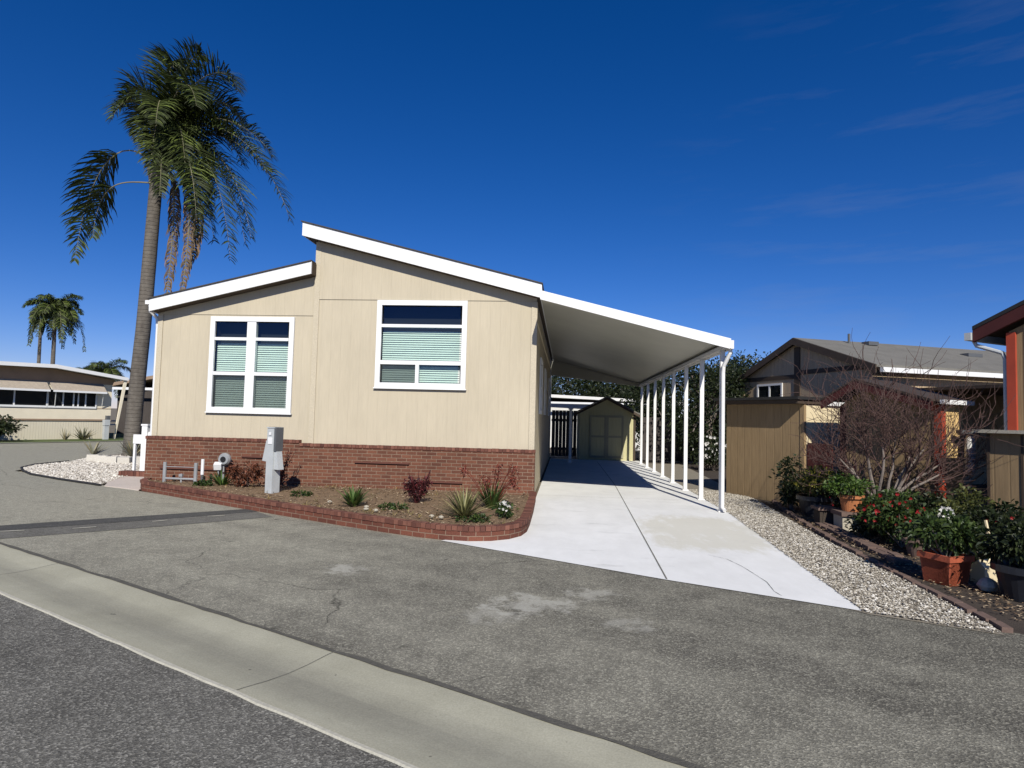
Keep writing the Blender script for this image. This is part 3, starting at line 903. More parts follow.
mb = MB(); mb.box(2.79, 2.87, 11.3, 24.2, 2.925, 2.995); mb.build('beam', M['white_metal'], cp)
for i in range(8):
    y = 11.52 + i * 1.693
    mb = MB(); mb.box(2.79, 2.87, y - .04, y + .04, .03, 2.922)
    p = mb.build('post', M['white_metal'], cp)
    bp = MB(); bp.box(2.765, 2.895, y - .065, y + .065, .0085, .03); bp.build('base_plate', M['white_metal'], p)
mb = MB(); mb.tube([(2.92, 11.30, 2.92), (2.91, 11.31, 2.84), (2.83, 11.42, 2.62), (2.825, 11.435, 2.5), (2.825, 11.435, .10), (2.85, 11.36, .05)], [.034] * 6, 8)
mb.build('downspout', M['white_metal'], cp)

# ------------------------------------------------------------------ brick planter in front of the house
PB = [(-8.14, 11.46), (-7.0, 10.82), (-5.5, 9.98), (-4.38, 9.36), (-3.15, 8.70), (-2.4, 8.33), (-1.85, 8.09), (-1.5, 7.985), (-1.2, 7.955), (-.92, 8.03), (-.70, 8.20), (-.56, 8.45), (-.50, 8.78), (-.49, 9.3), (-.50, 10.6), (-.53, 12.05)]
planter = thing('brick_planter', (-3.5, 9.2, 0), 'low curved red brick planter wall along the front of the tan home', 'planter')
mb = MB()
full = [(-8.5, 12.05), (-8.36, 11.72)] + PB
L = 0
for i in range(len(full) - 1):
    a = Vector((*full[i], 0)); b = Vector((*full[i + 1], 0)); d = (b - a); l = d.length; d.normalize(); n = Vector((d.y, -d.x, 0))
    ai = a - n * .1; bi = b - n * .1
    mb.face([(a.x, a.y, 0), (b.x, b.y, 0), (b.x, b.y, .132), (a.x, a.y, .132)], [(L, 0), (L + l, 0), (L + l, .132), (L, .132)])
    mb.face([(bi.x, bi.y, 0), (ai.x, ai.y, 0), (ai.x, ai.y, .132), (bi.x, bi.y, .132)], [(L, 0), (L + l, 0), (L + l, .132), (L, .132)])
    L += l
mb.build('brick_wall', M['brick_low'], planter, weld=False)
mb = MB(); rowlock(mb, full, .132, .192, .125, random.Random(4), .012); mb.build('brick_coping', M['brick_cap'], planter)
# soil with a gently heaped surface
mb = MB()
r = random.Random(12)
ins = [(-8.42, 12.06), (-8.3, 11.7), (-8.1, 11.55)] + [(x + (.05 if x > -1.9 else .03) * (-1 if x > -1 else 1), y + .08) for x, y in PB[1:-1]] + [(-.62, 12.05)]
ctrx = [(p[0], 12.07) for p in ins]
rows = 8
for i in range(len(ins) - 1):
    for k in range(rows):
        def sp_(ii, kk):
            t = kk / rows
            x = ins[ii][0]; y = ins[ii][1] + (12.07 - ins[ii][1]) * t
            z = .125 + .05 * math.sin(t * PI) + .03 * mnoise.noise(Vector((x * 3, y * 3, 0)))
            return (x, y, z)
        if ins[i + 1][0] - ins[i][0] > 1e-4 or True:
            mb.face([sp_(i, k), sp_(i + 1, k), sp_(i + 1, k + 1), sp_(i, k + 1)])
mb.build('soil', M['soil'], planter, smooth=True, weld=True)
# wood chips over the soil
r = random.Random(31)
mb = MB()
cnt = 0
poly_in = ins + [(-.62, 12.07), (-8.42, 12.07)]
while cnt < 2600:
    x = r.uniform(-8.4, -.5); y = r.uniform(8.0, 12.0)
    if not inside((x, y), poly_in): continue
    cnt += 1
    a = r.uniform(0, 6.3)
    d = Vector((math.cos(a), math.sin(a), r.uniform(-.2, .4))).normalized()
    leaf(mb, Vector((x, y, .16 + r.uniform(-.01, .035))), d, Vector((0, 0, 1)), r.uniform(.03, .09), r.uniform(.015, .035), .1)
M['chips'] = island_mat('wood chips', [(0, (.10, .06, .035)), (.5, (.28, .19, .11)), (1, (.50, .40, .27))], .9)
tag(mb.build('wood_chips', M['chips'], loc=(-3.5, 9.5, .2)), 'brown wood chip mulch spread inside the brick planter', 'mulch', None, 'stuff')

mb = MB(); r = random.Random(52)
cnt = 0
while cnt < 170:
    x = r.uniform(-8.2, -.6); y = r.uniform(8.1, 12.0)
    if not inside((x, y), poly_in) or mnoise.noise(Vector((x * 1.7, y * 1.7, 3))) < -.05: continue
    cnt += 1
    strappy(mb, (x, y, .15), r.randint(4, 9), r.uniform(.05, .14), .010, r, 1.3, .4, 2)
M['dry_grass'] = leaf_mat('dry grass', (.26, .215, .085), .4, .2)
tag(mb.build('dry_weeds', M['dry_grass'], loc=(-3.5, 9.6, .2)), 'sparse dry grass and weeds over the planter mulch', 'weeds', None, 'stuff')
# planter plants
def single(name, mb, mats, loc, label, cat, group=None):
    return tag(mb.build(name, mats, loc=loc), label, cat, group)


r = random.Random(40)
def clump_plant(name, loc, label, n, L, W, mat, spread=1.0, stiff=.6, extra=None):
    mb = MB(); strappy(mb, loc, n, L, W, r, spread, stiff)
    if extra: mb.cur = 1; extra(mb)
    return single(name, mb, [mat, M['leaf_red'], M['red_flower']] if extra else mat, loc, label, 'plant')


clump_plant('strap_leaf_plant', (-6.52, 11.45, .14), 'green strap leaf plant beneath the round meter on the brick skirting', 50, .5, .05, M['blade'], 1.0, .55)
mb = MB(); leaf_cloud(mb, (-6.75, 11.25, .22), (.22, .18, .12), 350, .07, r, 6)
single('low_shrub', mb, M['leaf'], (-6.75, 11.25, .14), 'low green shrub at the coping left of the strap leaf plant', 'plant')


def bush(name, loc, rad, n, size, leafm, label, flowers=None, cat='shrub', group=None, clumps=12, stemm=None, fl=120, fls=.05, ret=False, seed=None):
    """loc = foot of the plant; crown centre sits rad.z above"""
    rr = random.Random(seed if seed is not None else int(abs(loc[0] * 971 + loc[1] * 373)))
    t = thing(name, loc, label, cat, group)
    c = (loc[0], loc[1], loc[2] + rad[2] * 1.05)
    mb = MB(); cl = leaf_cloud(mb, c, rad, n, size, rr, clumps)
    for _ in range(int(n * .06)):   # stray outer leaves break the outline
        d = rdir(rr); d.z = abs(d.z) * .8 - .1
        p = Vector(c) + Vector((d.x * rad[0], d.y * rad[1], d.z * rad[2])) * rr.uniform(.9, 1.15)
        leaf(mb, p, (d + rdir(rr) * .5).normalized(), rdir(rr), size, size * .4)
    mb.build('foliage', leafm, t)
    sm = MB(); stems(sm, loc, cl, rr, .008); sm.build('stem', stemm or M['bark'], t)
    if flowers:
        fm = MB(); src = None
        for a in range(7):
            d = Vector((math.cos(a * 2.4), -.5, math.sin(a * 2.4))).normalized()
            leaf(fm, Vector((0, -.1 * fls * (a % 3), 0)), d, Vector((0, 1, 0)), fls, fls * .7, .05)
        for _ in range(min(fl, 95)):
            cc, k = cl[rr.randrange(len(cl))]
            d = rdir(rr); d.y = -abs(d.y) * .8; d.z = abs(d.z)
            p = cc + Vector((d.x * rad[0], d.y * rad[1], d.z * rad[2])) * (k * 1.15)
            if src is None:
                fm.v = [tuple(Vector(q) + Vector(loc)) for q in fm.v]; src = fm.build('flower', flowers, t); f = src
            else:
                f = src.copy(); COL.objects.link(f); f.parent = t
            f.location = p - Vector(loc); f.rotation_euler = (rr.uniform(-.5, .5), rr.uniform(0, 6), rr.uniform(-.9, .9))
            f.scale = [rr.uniform(.7, 1.2)] * 3
    return t


bush('maroon_shrub', (-5.95, 11.3, .14), (.30, .28, .27), 800, .075, M['leaf_rust'], 'rusty brown shrub left of the grey electric pedestal', clumps=14)
# twiggy dark shrub right of the pedestal
mb = MB()
for i in range(40):
    a = r.uniform(-.9, .9); h = r.uniform(.3, .85)
    p = Vector((-5.45, 11.55, .14)); q = p + Vector((math.sin(a) * h * .55, r.uniform(-.12, .12), h))
    mb.tube([p, p.lerp(q, .5) + Vector((r.uniform(-.04, .04), 0, 0)), q], [.006, .005, .003], 4, False)
    for k in range(9):
        leaf(mb, p.lerp(q, r.uniform(.3, 1)), rdir(r), rdir(r), .05, .028)
single('twiggy_shrub', mb, M['leaf_red'], (-5.45, 11.55, .14), 'sparse dark twiggy shrub right of the grey electric pedestal', 'shrub')
clump_plant('strap_leaf_plant', (-3.25, 9.50, .14), 'dark green strap leaf plant below the left skirting vent, left of the maroon shrub', 70, .42, .05, M['blade'], .9, .6)
mb = MB()
for i in range(26):
    p = Vector((-2.38, 10.0, .14)); a = r.uniform(0, 6.28); q = p + Vector((math.cos(a) * .22, math.sin(a) * .2, r.uniform(.3, .58)))
    mb.tube([p, p.lerp(q, .5), q], [.006, .005, .003], 4, False)
leaf_cloud(mb, (-2.38, 10.0, .40), (.27, .24, .25), 900, .055, r, 10, hollow=.2)
single('maroon_shrub', mb, M['leaf_red'], (-2.38, 10.0, .14), 'upright dark maroon shrub in the middle of the brick planter', 'shrub')
clump_plant('flax_plant', (-1.42, 8.95, .14), 'spiky variegated flax plant near the rounded end of the planter', 120, .54, .032, M['flax'], 1.3, .75)
t = thing('kangaroo_paw', (-1.12, 9.75, .14), 'green plant with rusty red flower stalks behind the spiky flax', 'plant')
mb = MB(); strappy(mb, (-1.12, 9.75, .14), 80, .55, .035, r, .8, .7); mb.build('foliage', M['blade'], t)
mb = MB()
for i in range(15):
    a = r.uniform(0, 6.28); s = r.uniform(.1, .42)
    p = Vector((-1.12, 9.75, .14)); q = p + Vector((math.cos(a) * s * 1.3, math.sin(a) * s, r.uniform(.45, .74)))
    mb.tube([p, p.lerp(q, .6) + Vector((0, 0, .05)), q], [.006, .005, .004], 4, False)
    for k in range(22):
        leaf(mb, q + Vector((r.uniform(-.04, .04), r.uniform(-.04, .04), r.uniform(-.12, .03))), rdir(r), rdir(r), .05, .025)
mb.build('flower_stalk', M['red_stalk'], t)
bush('small_flowering_shrub', (-.85, 9.0, .14), (.16, .16, .13), 380, .06, M['leaf'], 'small green shrub with pale flowers at the right end of the planter', M['white_flower'], fl=14, fls=.03, clumps=6)
for (x, y, lab) in ((-4.45, 10.35, 'flat green creeper on the mulch right of the pedestal'), (-2.55, 9.35, 'small low green creeper in front of the upright maroon shrub'), (-1.2, 8.55, 'tiny green creeper between the spiky flax and the coping')):
    mb = MB(); leaf_cloud(mb, (x, y, .18), (.24, .18, .06), 260, .06, r, 6)
    single('ground_creeper', mb, M['leaf'], (x, y, .14), lab, 'plant')


def rock(mb, c, s, r, n=7):
    c = Vector(c); rings = []
    for i, (z, k) in enumerate(((-.35, .75), (0, 1), (.35, .8), (.55, .35))):
        rings.append([c + Vector((math.cos(2 * PI * j / n) * k * s[0] * r.uniform(.85, 1.1), math.sin(2 * PI * j / n) * k * s[1] * r.uniform(.85, 1.1), z * s[2])) for j in range(n)])
    for i in range(3):
        for j in range(n):
            mb.face([rings[i][j], rings[i][(j + 1) % n], rings[i + 1][(j + 1) % n], rings[i + 1][j]])
    mb.face(rings[3])


for (x, y) in ((-2.93, 9.12), (-2.76, 9.05), (-3.0, 9.35), (-1.85, 8.72), (-1.7, 8.66), (-3.72, 9.72)):
    mb = MB(); rock(mb, (x, y, .185), (.04, .034, .04), r)
    tag(mb.build('pale_stone', M['block'], loc=(x, y, .2)), 'small pale stone lying on the mulch in the brick planter', 'stone', 'pale stones in the planter')

# ------------------------------------------------------------------ utilities at the skirting
t = thing('electric_pedestal', (-5.12, 10.62, .17), 'tall grey electric pedestal standing in the brick planter', 'utility box')
Mx = Matrix.Translation((-5.12, 10.62, .17)) @ Matrix.Rotation(math.radians(-24), 4, 'Z')
mb = MB(Mx); mb.box(-.085, .085, -.085, .085, 0, 1.16); mb.build('post', M['pale_grey'], t)
mb = MB(Mx); mb.prism_y([(-.086, .55), (-.20, .56), (-.115, .92), (-.086, .92)], -.075, .075); mb.build('meter_hood', M['pale_grey'], t)
mb = MB(Mx); mb.box(.086, .135, -.08, .08, .74, 1.155);
mb.build('door_panel', M['dark_grey'], t)
mb = MB(Mx); mb.prism_y([(.087, .42), (.20, .42), (.137, .735), (.087, .735)], -.06, .06); mb.build('meter_hood', M['pale_grey'], t)
mb = MB(Mx); mb.lathe((0, 0, 0), [(0.0, 0)]); 
mb = MB(Mx); mb.box(-.095, .105, -.095, .095, 1.16, 1.14); mb.build('cap', M['pale_grey'], t)
mb = MB(Mx); mb.box(-.05, .05, -.094, -.086, .86, .98); mb.box(-.03, .03, -.097, -.094, 1.02, 1.07); mb.build('sign_plate', M['white'], t)

t = thing('pipe_barrier', (-7.5, 11.68, .17), 'low grey pipe frame guarding the gas line before the brick skirting', 'pipe rail')
for x in (-7.83, -7.19):
    mb = MB(); mb.tube([(x, 11.66, .15), (x, 11.66, .56)], .034, 10); mb.build('upright', M['grey_metal'], t)
mb = MB(); mb.tube([(-7.83, 11.66, .24), (-7.19, 11.66, .24)], .022, 8); mb.build('rail', M['grey_metal'], t)
mb = MB(); mb.tube([(-7.83, 11.66, .47), (-7.19, 11.66, .47)], .008, 6); mb.build('rail', M['grey_metal'], t)
mb = MB(); mb.tube([(-7.48, 11.66, .16), (-7.48, 11.66, .34)], .018, 8); mb.cbox((-7.48, 11.65, .31), (.07, .05, .05)); mb.build('valve', M['grey_metal'], t)
mb = MB(); mb.tube([(-7.03, 11.62, .15), (-7.03, 11.62, .34)], .025, 8); mb.cur = 1; mb.tube([(-7.03, 11.62, .34), (-7.03, 11.62, .64)], .030, 8)
single('vent_pipe', mb, [M['dark_grey'], M['white']], (-7.03, 11.62, .17), 'short white standpipe with dark foot right of the pipe frame', 'pipe')
t = thing('gas_meter', (-6.74, 11.92, .17), 'round grey gas meter with white regulator on the brick skirting', 'meter')
mb = MB(Matrix.Translation((-6.74, 11.90, .63)) @ Matrix.Rotation(PI / 2, 4, 'X')); mb.lathe((0, 0, 0), [(.0, -.05), (.10, -.05), (.125, -.02), (.125, .03), (.10, .07), (.0, .075)], 20); mb.build('body', M['grey_metal'], t, smooth=True)
mb = MB(Matrix.Translation((-6.74, 11.818, .63)) @ Matrix.Rotation(PI / 2, 4, 'X')); mb.lathe((0, 0, 0), [(0, .0), (.055, .0), (.06, -.012)], 16); mb.build('dial', M['black'], t)
mb = MB(); mb.cbox((-6.83, 11.82, .50), (.14, .12, .12), .3, .4); mb.build('regulator', M['white'], t)
mb = MB(); mb.tube([(-6.76, 11.9, .14), (-6.76, 11.9, .52)], .02, 8); mb.tube([(-6.83, 11.84, .2), (-6.83, 11.84, .46)], .016, 8); mb.build('pipe', M['grey_metal'], t)

# ------------------------------------------------------------------ left side of the home: steps, stones, palm
t = thing('entry_steps', (-9.6, 14.6, 0), 'white railed entry steps at the left side of the tan home', 'steps')
for i in range(4):
    mb = MB(); mb.box(-10.1 + i * .3, -9.8 + i * .3 if i < 3 else -8.56, 14.55, 15.7, .0, .19 * (i + 1)); mb.build('step', M['block'], t)
mb = MB(); mb.box(-10.27, -10.13, 14.33, 14.47, .0, 1.18); mb.box(-10.285, -10.115, 14.315, 14.485, 1.18, 1.22); mb.build('newel_post', M['white'], t)
mb = MB(); mb.box(-10.27, -10.13, 15.75, 15.89, .0, 1.18); mb.box(-10.285, -10.115, 15.735, 15.905, 1.18, 1.22); mb.build('newel_post', M['white'], t)
for yy in (14.4, 15.82):
    mb = MB(); mb.prism_y([(-10.13, .92), (-8.6, 1.60), (-8.6, 1.70), (-10.13, 1.02)], yy - .03, yy + .03)
    mb.prism_y([(-10.13, .30), (-8.6, .98), (-8.6, 1.06), (-10.13, .38)], yy - .025, yy + .025)
    for k in range(9):
        x = -9.98 + k * .155; zz = .38 + (x + 10.13) * .444
        mb.box(x - .018, x + .018, yy - .018, yy + .018, zz - .03, zz + .56)
    mb.build('handrail', M['white'], t)
mb = MB(); mb.box(-10.50, -10.272, 14.36, 14.44, .74, .96); mb.box(-10.49, -10.44, 14.37, 14.43, .0, .74); mb.build('rail_return', M['white'], t)
mb = MB(); rowlock(mb, [(-10.35, 13.72), (-8.66, 13.72)], .015, .13, .22, random.Random(8), .0); 
single('brick_curb', mb, M['brick_cap'], (-9.5, 13.8, 0), 'short red brick kerb at the foot of the white entry steps', 'kerb')
r = random.Random(17)
i = 0
for (x, y) in ((-13.75, 17.2), (-13.35, 17.02), (-12.95, 16.92), (-12.55, 16.88), (-12.15, 16.95), (-11.75, 17.1)):
    mb = MB(); mb.cbox((x, y, .10), (r.uniform(.30, .36), .2, r.uniform(.18, .23)), r.uniform(-.2, .2), r.uniform(-.07, .07)); 
    tag(mb.build('edging_block', M['stone_cream'], loc=(x, y, 0)), 'cream stone block in the low edging before the tall palm', 'block', 'cream stone edging blocks')
mb = MB(); strappy(mb, (-13.3, 18.2, .1), 34, .75, .07, r, 1.2, .8)
single('agave_plant', mb, M['agave'], (-13.3, 18.2, .1), 'pale spiky agave at the foot of the tall palm', 'plant')
mb = MB(); strappy(mb, (-14.9, 18.6, .1), 26, .6, .06, r, 1.3, .8)
single('agave_plant', mb, M['agave'], (-14.9, 18.6, .1), 'pale spiky agave on the gravel left of the tall palm trunk', 'plant')


# ------------------------------------------------------------------ palms
def bez(P, t):
    a = 1 - t
    return P[0] * a ** 3 + P[1] * 3 * a * a * t + P[2] * 3 * a * t * t + P[3] * t ** 3


def frond(P, r, pairs=62, L=.62, W=.04, mat=None, rach=None, petiole=.16, droop=.75, parent=None, mb=None, rb=None, thick_=.03):
    own = mb is None
    if own: mb = MB()
    P = [Vector(p) for p in P]
    pts = [bez(P, i / 14) for i in range(15)]
    mb.cur = 1
    mb.tube(pts, [thick_ * (1 - .85 * i / 14) for i in range(15)], 5, False)
    mb.cur = 0
    for k in range(pairs):
        t = petiole + (1 - petiole) * (k + r.random()) / pairs
        p = bez(P, t); d = (bez(P, min(1, t + .02)) - bez(P, t - .02)).normalized()
        s = d.cross(Vector((0, 0, 1)))
        s = s.normalized() if s.length > .15 else d.cross(Vector((0, 1, .3))).normalized()
        n = s.cross(d)
        u = (t - petiole) / (1 - petiole)
        l = L * (.55 + .75 * math.sin(PI * min(1, u * .85 + .15))) * r.uniform(.75, 1.1) * (1 - .45 * u ** 4)
        for sg in (-1, 1):
            o = (s * sg * r.uniform(.6, 1.0) + n * r.uniform(-.15, .55) + d * r.uniform(.35, .7)).normalized()
            g = Vector((0, 0, -1))
            a = p; b = p + o * l * .45; 
            o2 = (o + g * droop * r.uniform(.5, 1.3)).normalized()
            c = b + o2 * l * .35
            o3 = (o2 + g * droop * r.uniform(.5, 1.2)).normalized()
            e = c + o3 * l * .25
            wv = d.cross(o).cross(o); wv = d - o * d.dot(o); wv = wv.normalized() * W * .5
            b0 = len(mb.v)
            mb.v += [tuple(q) for q in (a + wv * .5, a - wv * .5, b + wv, b - wv, c + wv * .75, c - wv * .75, e)]
            mb.f += [(b0, b0 + 1, b0 + 3, b0 + 2), (b0 + 2, b0 + 3, b0 + 5, b0 + 4), (b0 + 4, b0 + 5, b0 + 6)]
            mb.uv += [(0, 0)] * 11; mb.mi += [0, 0, 0]
    return mb


def palm_big():
    r = random.Random(77)
    bx, by = -14.42, 19.66
    t = thing('palm_tree', (bx, by, 0), 'tall queen palm with leaning grey trunk left of the tan home', 'palm tree')
    tp = [(bx, by, -.05), (bx + .0, by, .25), (bx + .02, by, .9), (bx + .08, by, 2.5), (bx + .18, by, 4.3), (bx + .25, by, 6.4), (bx + .33, by, 9.0), (bx + .40, by, 10.0)]
    # resample for rings
    V = [Vector(p) for p in tp]; pts = []
    for i in range(len(V) - 1):
        for k in range(6): pts.append(V[i].lerp(V[i + 1], k / 6))
    pts.append(V[-1])
    rad = []
    for p in pts:
        z = p.z; rad.append((.29 if z < .1 else .252 - .006 * z) * (1 + .03 * mnoise.noise(Vector((0, 0, z * 3)))))
    MB().tube(pts, rad, 18).build('trunk', M['trunk_palm'], t, smooth=True, weld=True)
    cx, cz = bx + .40, 10.0
    mb = MB(); mb.tube([(cx, by, 9.4), (cx + .04, by, 10.0), (cx + .1, by, 10.9), (cx + .15, by, 11.6)], [.25, .25, .18, .08], 12)
    # old leaf bases wrapped round the top of the trunk
    for i in range(26):
        a = r.uniform(0, 6.28); z = r.uniform(9.2, 11.1)
        d = Vector((math.cos(a), math.sin(a), 0))
        p = Vector((cx + .03, by, z)) + d * .2
        mb.tube([p - Vector((0, 0, .25)), p + d * .06, p + d * .16 + Vector((0, 0, .35))], [.08, .06, .025], 5)
    mb.build('crownshaft', M['bark'], t, smooth=False)
    B0 = Vector((cx + .08, by, 10.7))
    # live fronds: (tip dx, dy, tip z, arch height, base z, L)
    F = [
        (1.25, .2, 14.0, 1.6, 11.3), (.55, -.3, 13.2, 1.7, 11.3), (-1.1, -.5, 11.7, 2.5, 11.2), (-1.2, .5, 11.0, 2.3, 11.0), (-.8, -1.3, 10.9, 2.3, 11.0), 
        (3.0, -.3, 12.3, 2.7, 11.3), (2.6, 1.0, 11.6, 2.7, 11.1), (2.3, -1.5, 11.2, 2.6, 11.2), (1.5, 1.9, 11.6, 2.6, 11.1), (1.3, -2.0, 10.4, 2.4, 11.0), (2.0, .3, 11.0, 2.6, 11.2),
        (4.75, .4, 8.1, 2.1, 10.8), (4.3, -.5, 9.4, 2.2, 10.8), (3.9, .6, 10.4, 2.5, 11.0), (3.2, -.6, 6.5, 1.6, 10.5), (2.9, .8, 7.4, 1.7, 10.5), (2.5, -1.5, 7.6, 1.6, 10.4),
        (2.3, -.9, 7.2, 1.1, 10.2), (1.7, .8, 7.5, 1.2, 10.1), (.7, 1.9, 8.8, 1.8, 10.5), (3.5, .1, 7.4, 1.8, 10.6),
        (.75, -1.4, 9.3, 1.9, 11.0), (1.2, -1.5, 8.3, 1.5, 10.4), (2.2, -.4, 9.4, 2.1, 11.0), (3.0, .2, 10.0, 2.3, 11.1), (1.9, -1.3, 9.2, 2.2, 11.0), (1.4, -.9, 10.3, 2.4, 11.1),
    ]
    for (dx, dy, tz, ah, bz) in F:
        dx *= .96; tz = min(tz, 13.75)
        P0 = Vector((cx + .06, by, bz - .5))
        P1 = P0 + Vector((dx * .22, dy * .22, ah * .75))
        P2 = Vector((cx + dx * .80, by + dy * .80, max(tz + ah * .55, bz + ah * .12)))
        P3 = Vector((cx + dx, by + dy, tz))
        frond([P0, P1, P2, P3], r, 120, .95 if dx > 2.2 else .80, .036, droop=.38, petiole=.12).build('frond', [M['palm_leaf'], M['petiole']], t)
    # the bent frond hanging out to the left, on a long bare stalk
    P = [Vector((cx - .1, by - .1, 9.9)), Vector((cx - 1.0, by - .3, 10.9)), Vector((cx - 2.2, by - .4, 10.4)), Vector((cx - 2.6, by - .3, 6.5))]
    frond(P, r, 110, .85, .05, petiole=.42, droop=.5).build('frond', [M['palm_leaf'], M['petiole']], t)
    P = [Vector((cx - .1, by - .15, 9.25)), Vector((cx - 1.2, by - .2, 9.3)), Vector((cx - 2.1, by - .1, 9.5)), Vector((cx - 2.25, by, 7.4))]
    frond(P, r, 60, .7, .048, petiole=.5, droop=.6).build('frond', [M['palm_leaf'], M['petiole']], t)
    # dry brown fronds hanging against the trunk
    for (x0, x1, tz, yy) in ((cx + .32, cx + .25, 4.4, .35), (cx + 1.25, cx + 1.08, 4.9, -.1), (cx + 1.35, cx + 1.2, 6.4, .2)):
        P = [Vector((cx + .12, by, 9.8)), Vector((x0 + .25, by + yy, 10.2)), Vector((x0 + .12, by + yy, 7.6)), Vector((x1, by + yy, tz))]
        frond(P, r, 130, .36, .05, petiole=.2, droop=3.5, thick_=.045).build('frond', [M['palm_dead'], M['petiole']], t)['label'] = 'dry brown frond'


palm_big()


def palm_small(name, loc, h, spread, seed, label, trunk=.22, n=22):
    r = random.Random(seed)
    t = thing(name, loc, label, 'palm tree')
    x, y, z0 = loc
    MB().tube([(x, y, -.05), (x + .05, y, h * .5), (x, y, h)], [trunk * 1.2, trunk, trunk * .85], 10).build('trunk', M['trunk_palm'], t, smooth=True)
    mb = MB()
    for i in range(n):
        a = i * 2.399 + r.uniform(-.2, .2); u = r.random()
        d = Vector((math.cos(a), math.sin(a), 0)) * spread * r.uniform(.7, 1.05)
        tz = h + spread * (.55 - 2.1 * (i / n))
        P0 = Vector((x, y, h - .1)); 
        frond([P0, P0 + d * .25 + Vector((0, 0, spread * .6)), P0 + d * .85 + Vector((0, 0, max(.3, tz - h + spread * .35))), Vector((x, y, tz)) + d], r, 80, spread * .32, .06, mb=mb, thick_=.03)
    mb.build('crown', [M['palm_leaf'], M['petiole']], t)
    return t


# ------------------------------------------------------------------ home across the street (left)
def left_home():
    e0 = -34.2
    t = thing('mobile_home', (*en(e0, 11), 0), 'low cream mobile home with tan window awnings across the side street', 'house')
    # local frame: x along n (to the right in the picture), y along -e (away)
    ang = math.atan2(N_.y, N_.x)
    Mx = Matrix.Translation((*en(e0, 0), 0)) @ Matrix.Rotation(ang, 4, 'Z')
    X0, X1 = 4.0, 15.75; D = 8.0
    def mbm(): return MB(Mx)
    m = mbm(); m.box(X0, X1, .0, D, 1.0, 2.75); m.build('wall', M['home_cream'], t)
    m = mbm(); m.box(X0 + .02, X1 - .02, .02, D - .02, .0, .92); m.build('skirting', M['home_rib'], t)
    m = mbm(); m.box(X0 - .02, X1 + .02, -.03, .0, .92, 1.0); m.box(X0 - .01, X1 + .01, -.012, .0, 1.52, 1.55); m.build('belt_trim', M['brown_soffit'], t)
    # shallow pitched roof with deep overhang: gable front profile
    xm = 13.0
    m = mbm(); m.prism_y([(X0 - .5, 3.25), (xm, 3.42), (X1 + .45, 3.02), (X1 + .45, 3.12), (xm, 3.53), (X0 - .5, 3.36)], -.6, D + .3); m.build('roof', M['roof_white'], t)
    m = mbm(); m.prism_y([(X0 - .5, 3.21), (xm, 3.39), (X1 + .46, 2.99), (X1 + .46, 3.15), (xm, 3.56), (X0 - .5, 3.38)], -.64, -.605); m.build('fascia', M['white'], t)
    m = mbm(); m.prism_y([(X0, 2.75), (X1, 2.75), (X1 + .1, 3.0), (xm, 3.40), (X0, 3.23)], -.02, D); m.build('gable_wall', M['brown_soffit'], t)
    m = mbm(); m.prism_y([(X1 - .05, .02), (X1 + .02, .02), (X1 + .44, 3.0), (X1 + .30, 3.0)], -.55, -.47); m.build('wing_panel', M['home_cream'], t)
    # windows
    wz0, wz1 = 1.62, 2.38
    for (a, b) in ((7.2, 12.9), (12.98, 15.0)):
        f = mbm(); f.box(a - .05, b + .05, -.05, -.002, wz0 - .09, wz0); f.box(a - .05, b + .05, -.05, -.002, wz1, wz1 + .06)
        f.box(a - .05, a, -.05, -.002, wz0, wz1); f.box(b, b + .05, -.05, -.002, wz0, wz1)
        for k in (.3, .52, .62, .78):
            xx = a + (b - a) * k; f.box(xx - .03, xx + .03, -.045, -.003, wz0, wz1)
        fo = f.build('window', M['white'], t)
        g = mbm(); g.box(a, b, -.02, -.004, wz0, wz1); g.build('pane', M['dark_glass'], fo)
    for (a, b) in ((7.0, 12.86), (12.98, 15.3)):
        m = mbm(); m.prism_x([(-.02, 2.72), (-.5, 2.33), (-.5, 2.36), (-.02, 2.77)], a, b)
        m.cur = 1; m.box(a, b, -.522, -.502, 2.28, 2.37)
        m.build('awning', [M['awning'], M['white']], t)
    for (a) in (13.1, 15.15):
        m = mbm(); m.tube([(a, -.48, 2.30), (a + .15, -.05, 1.62)], .02, 6); m.build('awning_arm', M['white_metal'], t)
    # pedestal, bush, agave in front
    def W(x, y, z=0): 
        p = Mx @ Vector((x, y, z)); return (p.x, p.y, p.z)
    c = W(15.2, -.8)
    t2 = thing('electric_pedestal', c, 'small grey electric pedestal on the lawn by the cream mobile home', 'utility box')
    m = MB(Matrix.Translation(c) @ Matrix.Rotation(ang, 4, 'Z')); m.box(-.10, .10, -.10, .10, 0, 1.0); m.build('post', M['pale_grey'], t2)
    m = MB(Matrix.Translation(c) @ Matrix.Rotation(ang, 4, 'Z')); m.box(-.12, .12, -.13, .12, .72, 1.0); m.build('meter_hood', M['pale_grey'], t2)
    m = MB(Matrix.Translation(c) @ Matrix.Rotation(ang, 4, 'Z')); m.box(-.02, .13, -.11, .09, 1.0, 1.2); m.build('head_box', M['dark_grey'], t2)
    r = random.Random(5)
    c = W(14.25, -.7); m = MB(); strappy(m, c, 50, .8, .08, r, 1.1, .85); m.cur = 0
    single('agave_plant', m, M['agave'], c, 'large agave on the lawn in front of the cream mobile home', 'plant')
    c = W(13.5, -.7); m = MB(); strappy(m, c, 12, .75, .06, r, 1.0, .9)
    single('agave_plant', m, M['agave'], c, 'thin sparse agave left of the large agave by the cream mobile home', 'plant')
    c = W(10.3, -1.2)
    bush('dark_shrub', c, (1.3, 1.1, .62), 3000, .16, M['leaf_dark'], 'dark rounded shrub before the cream mobile home at the left picture edge', clumps=16)


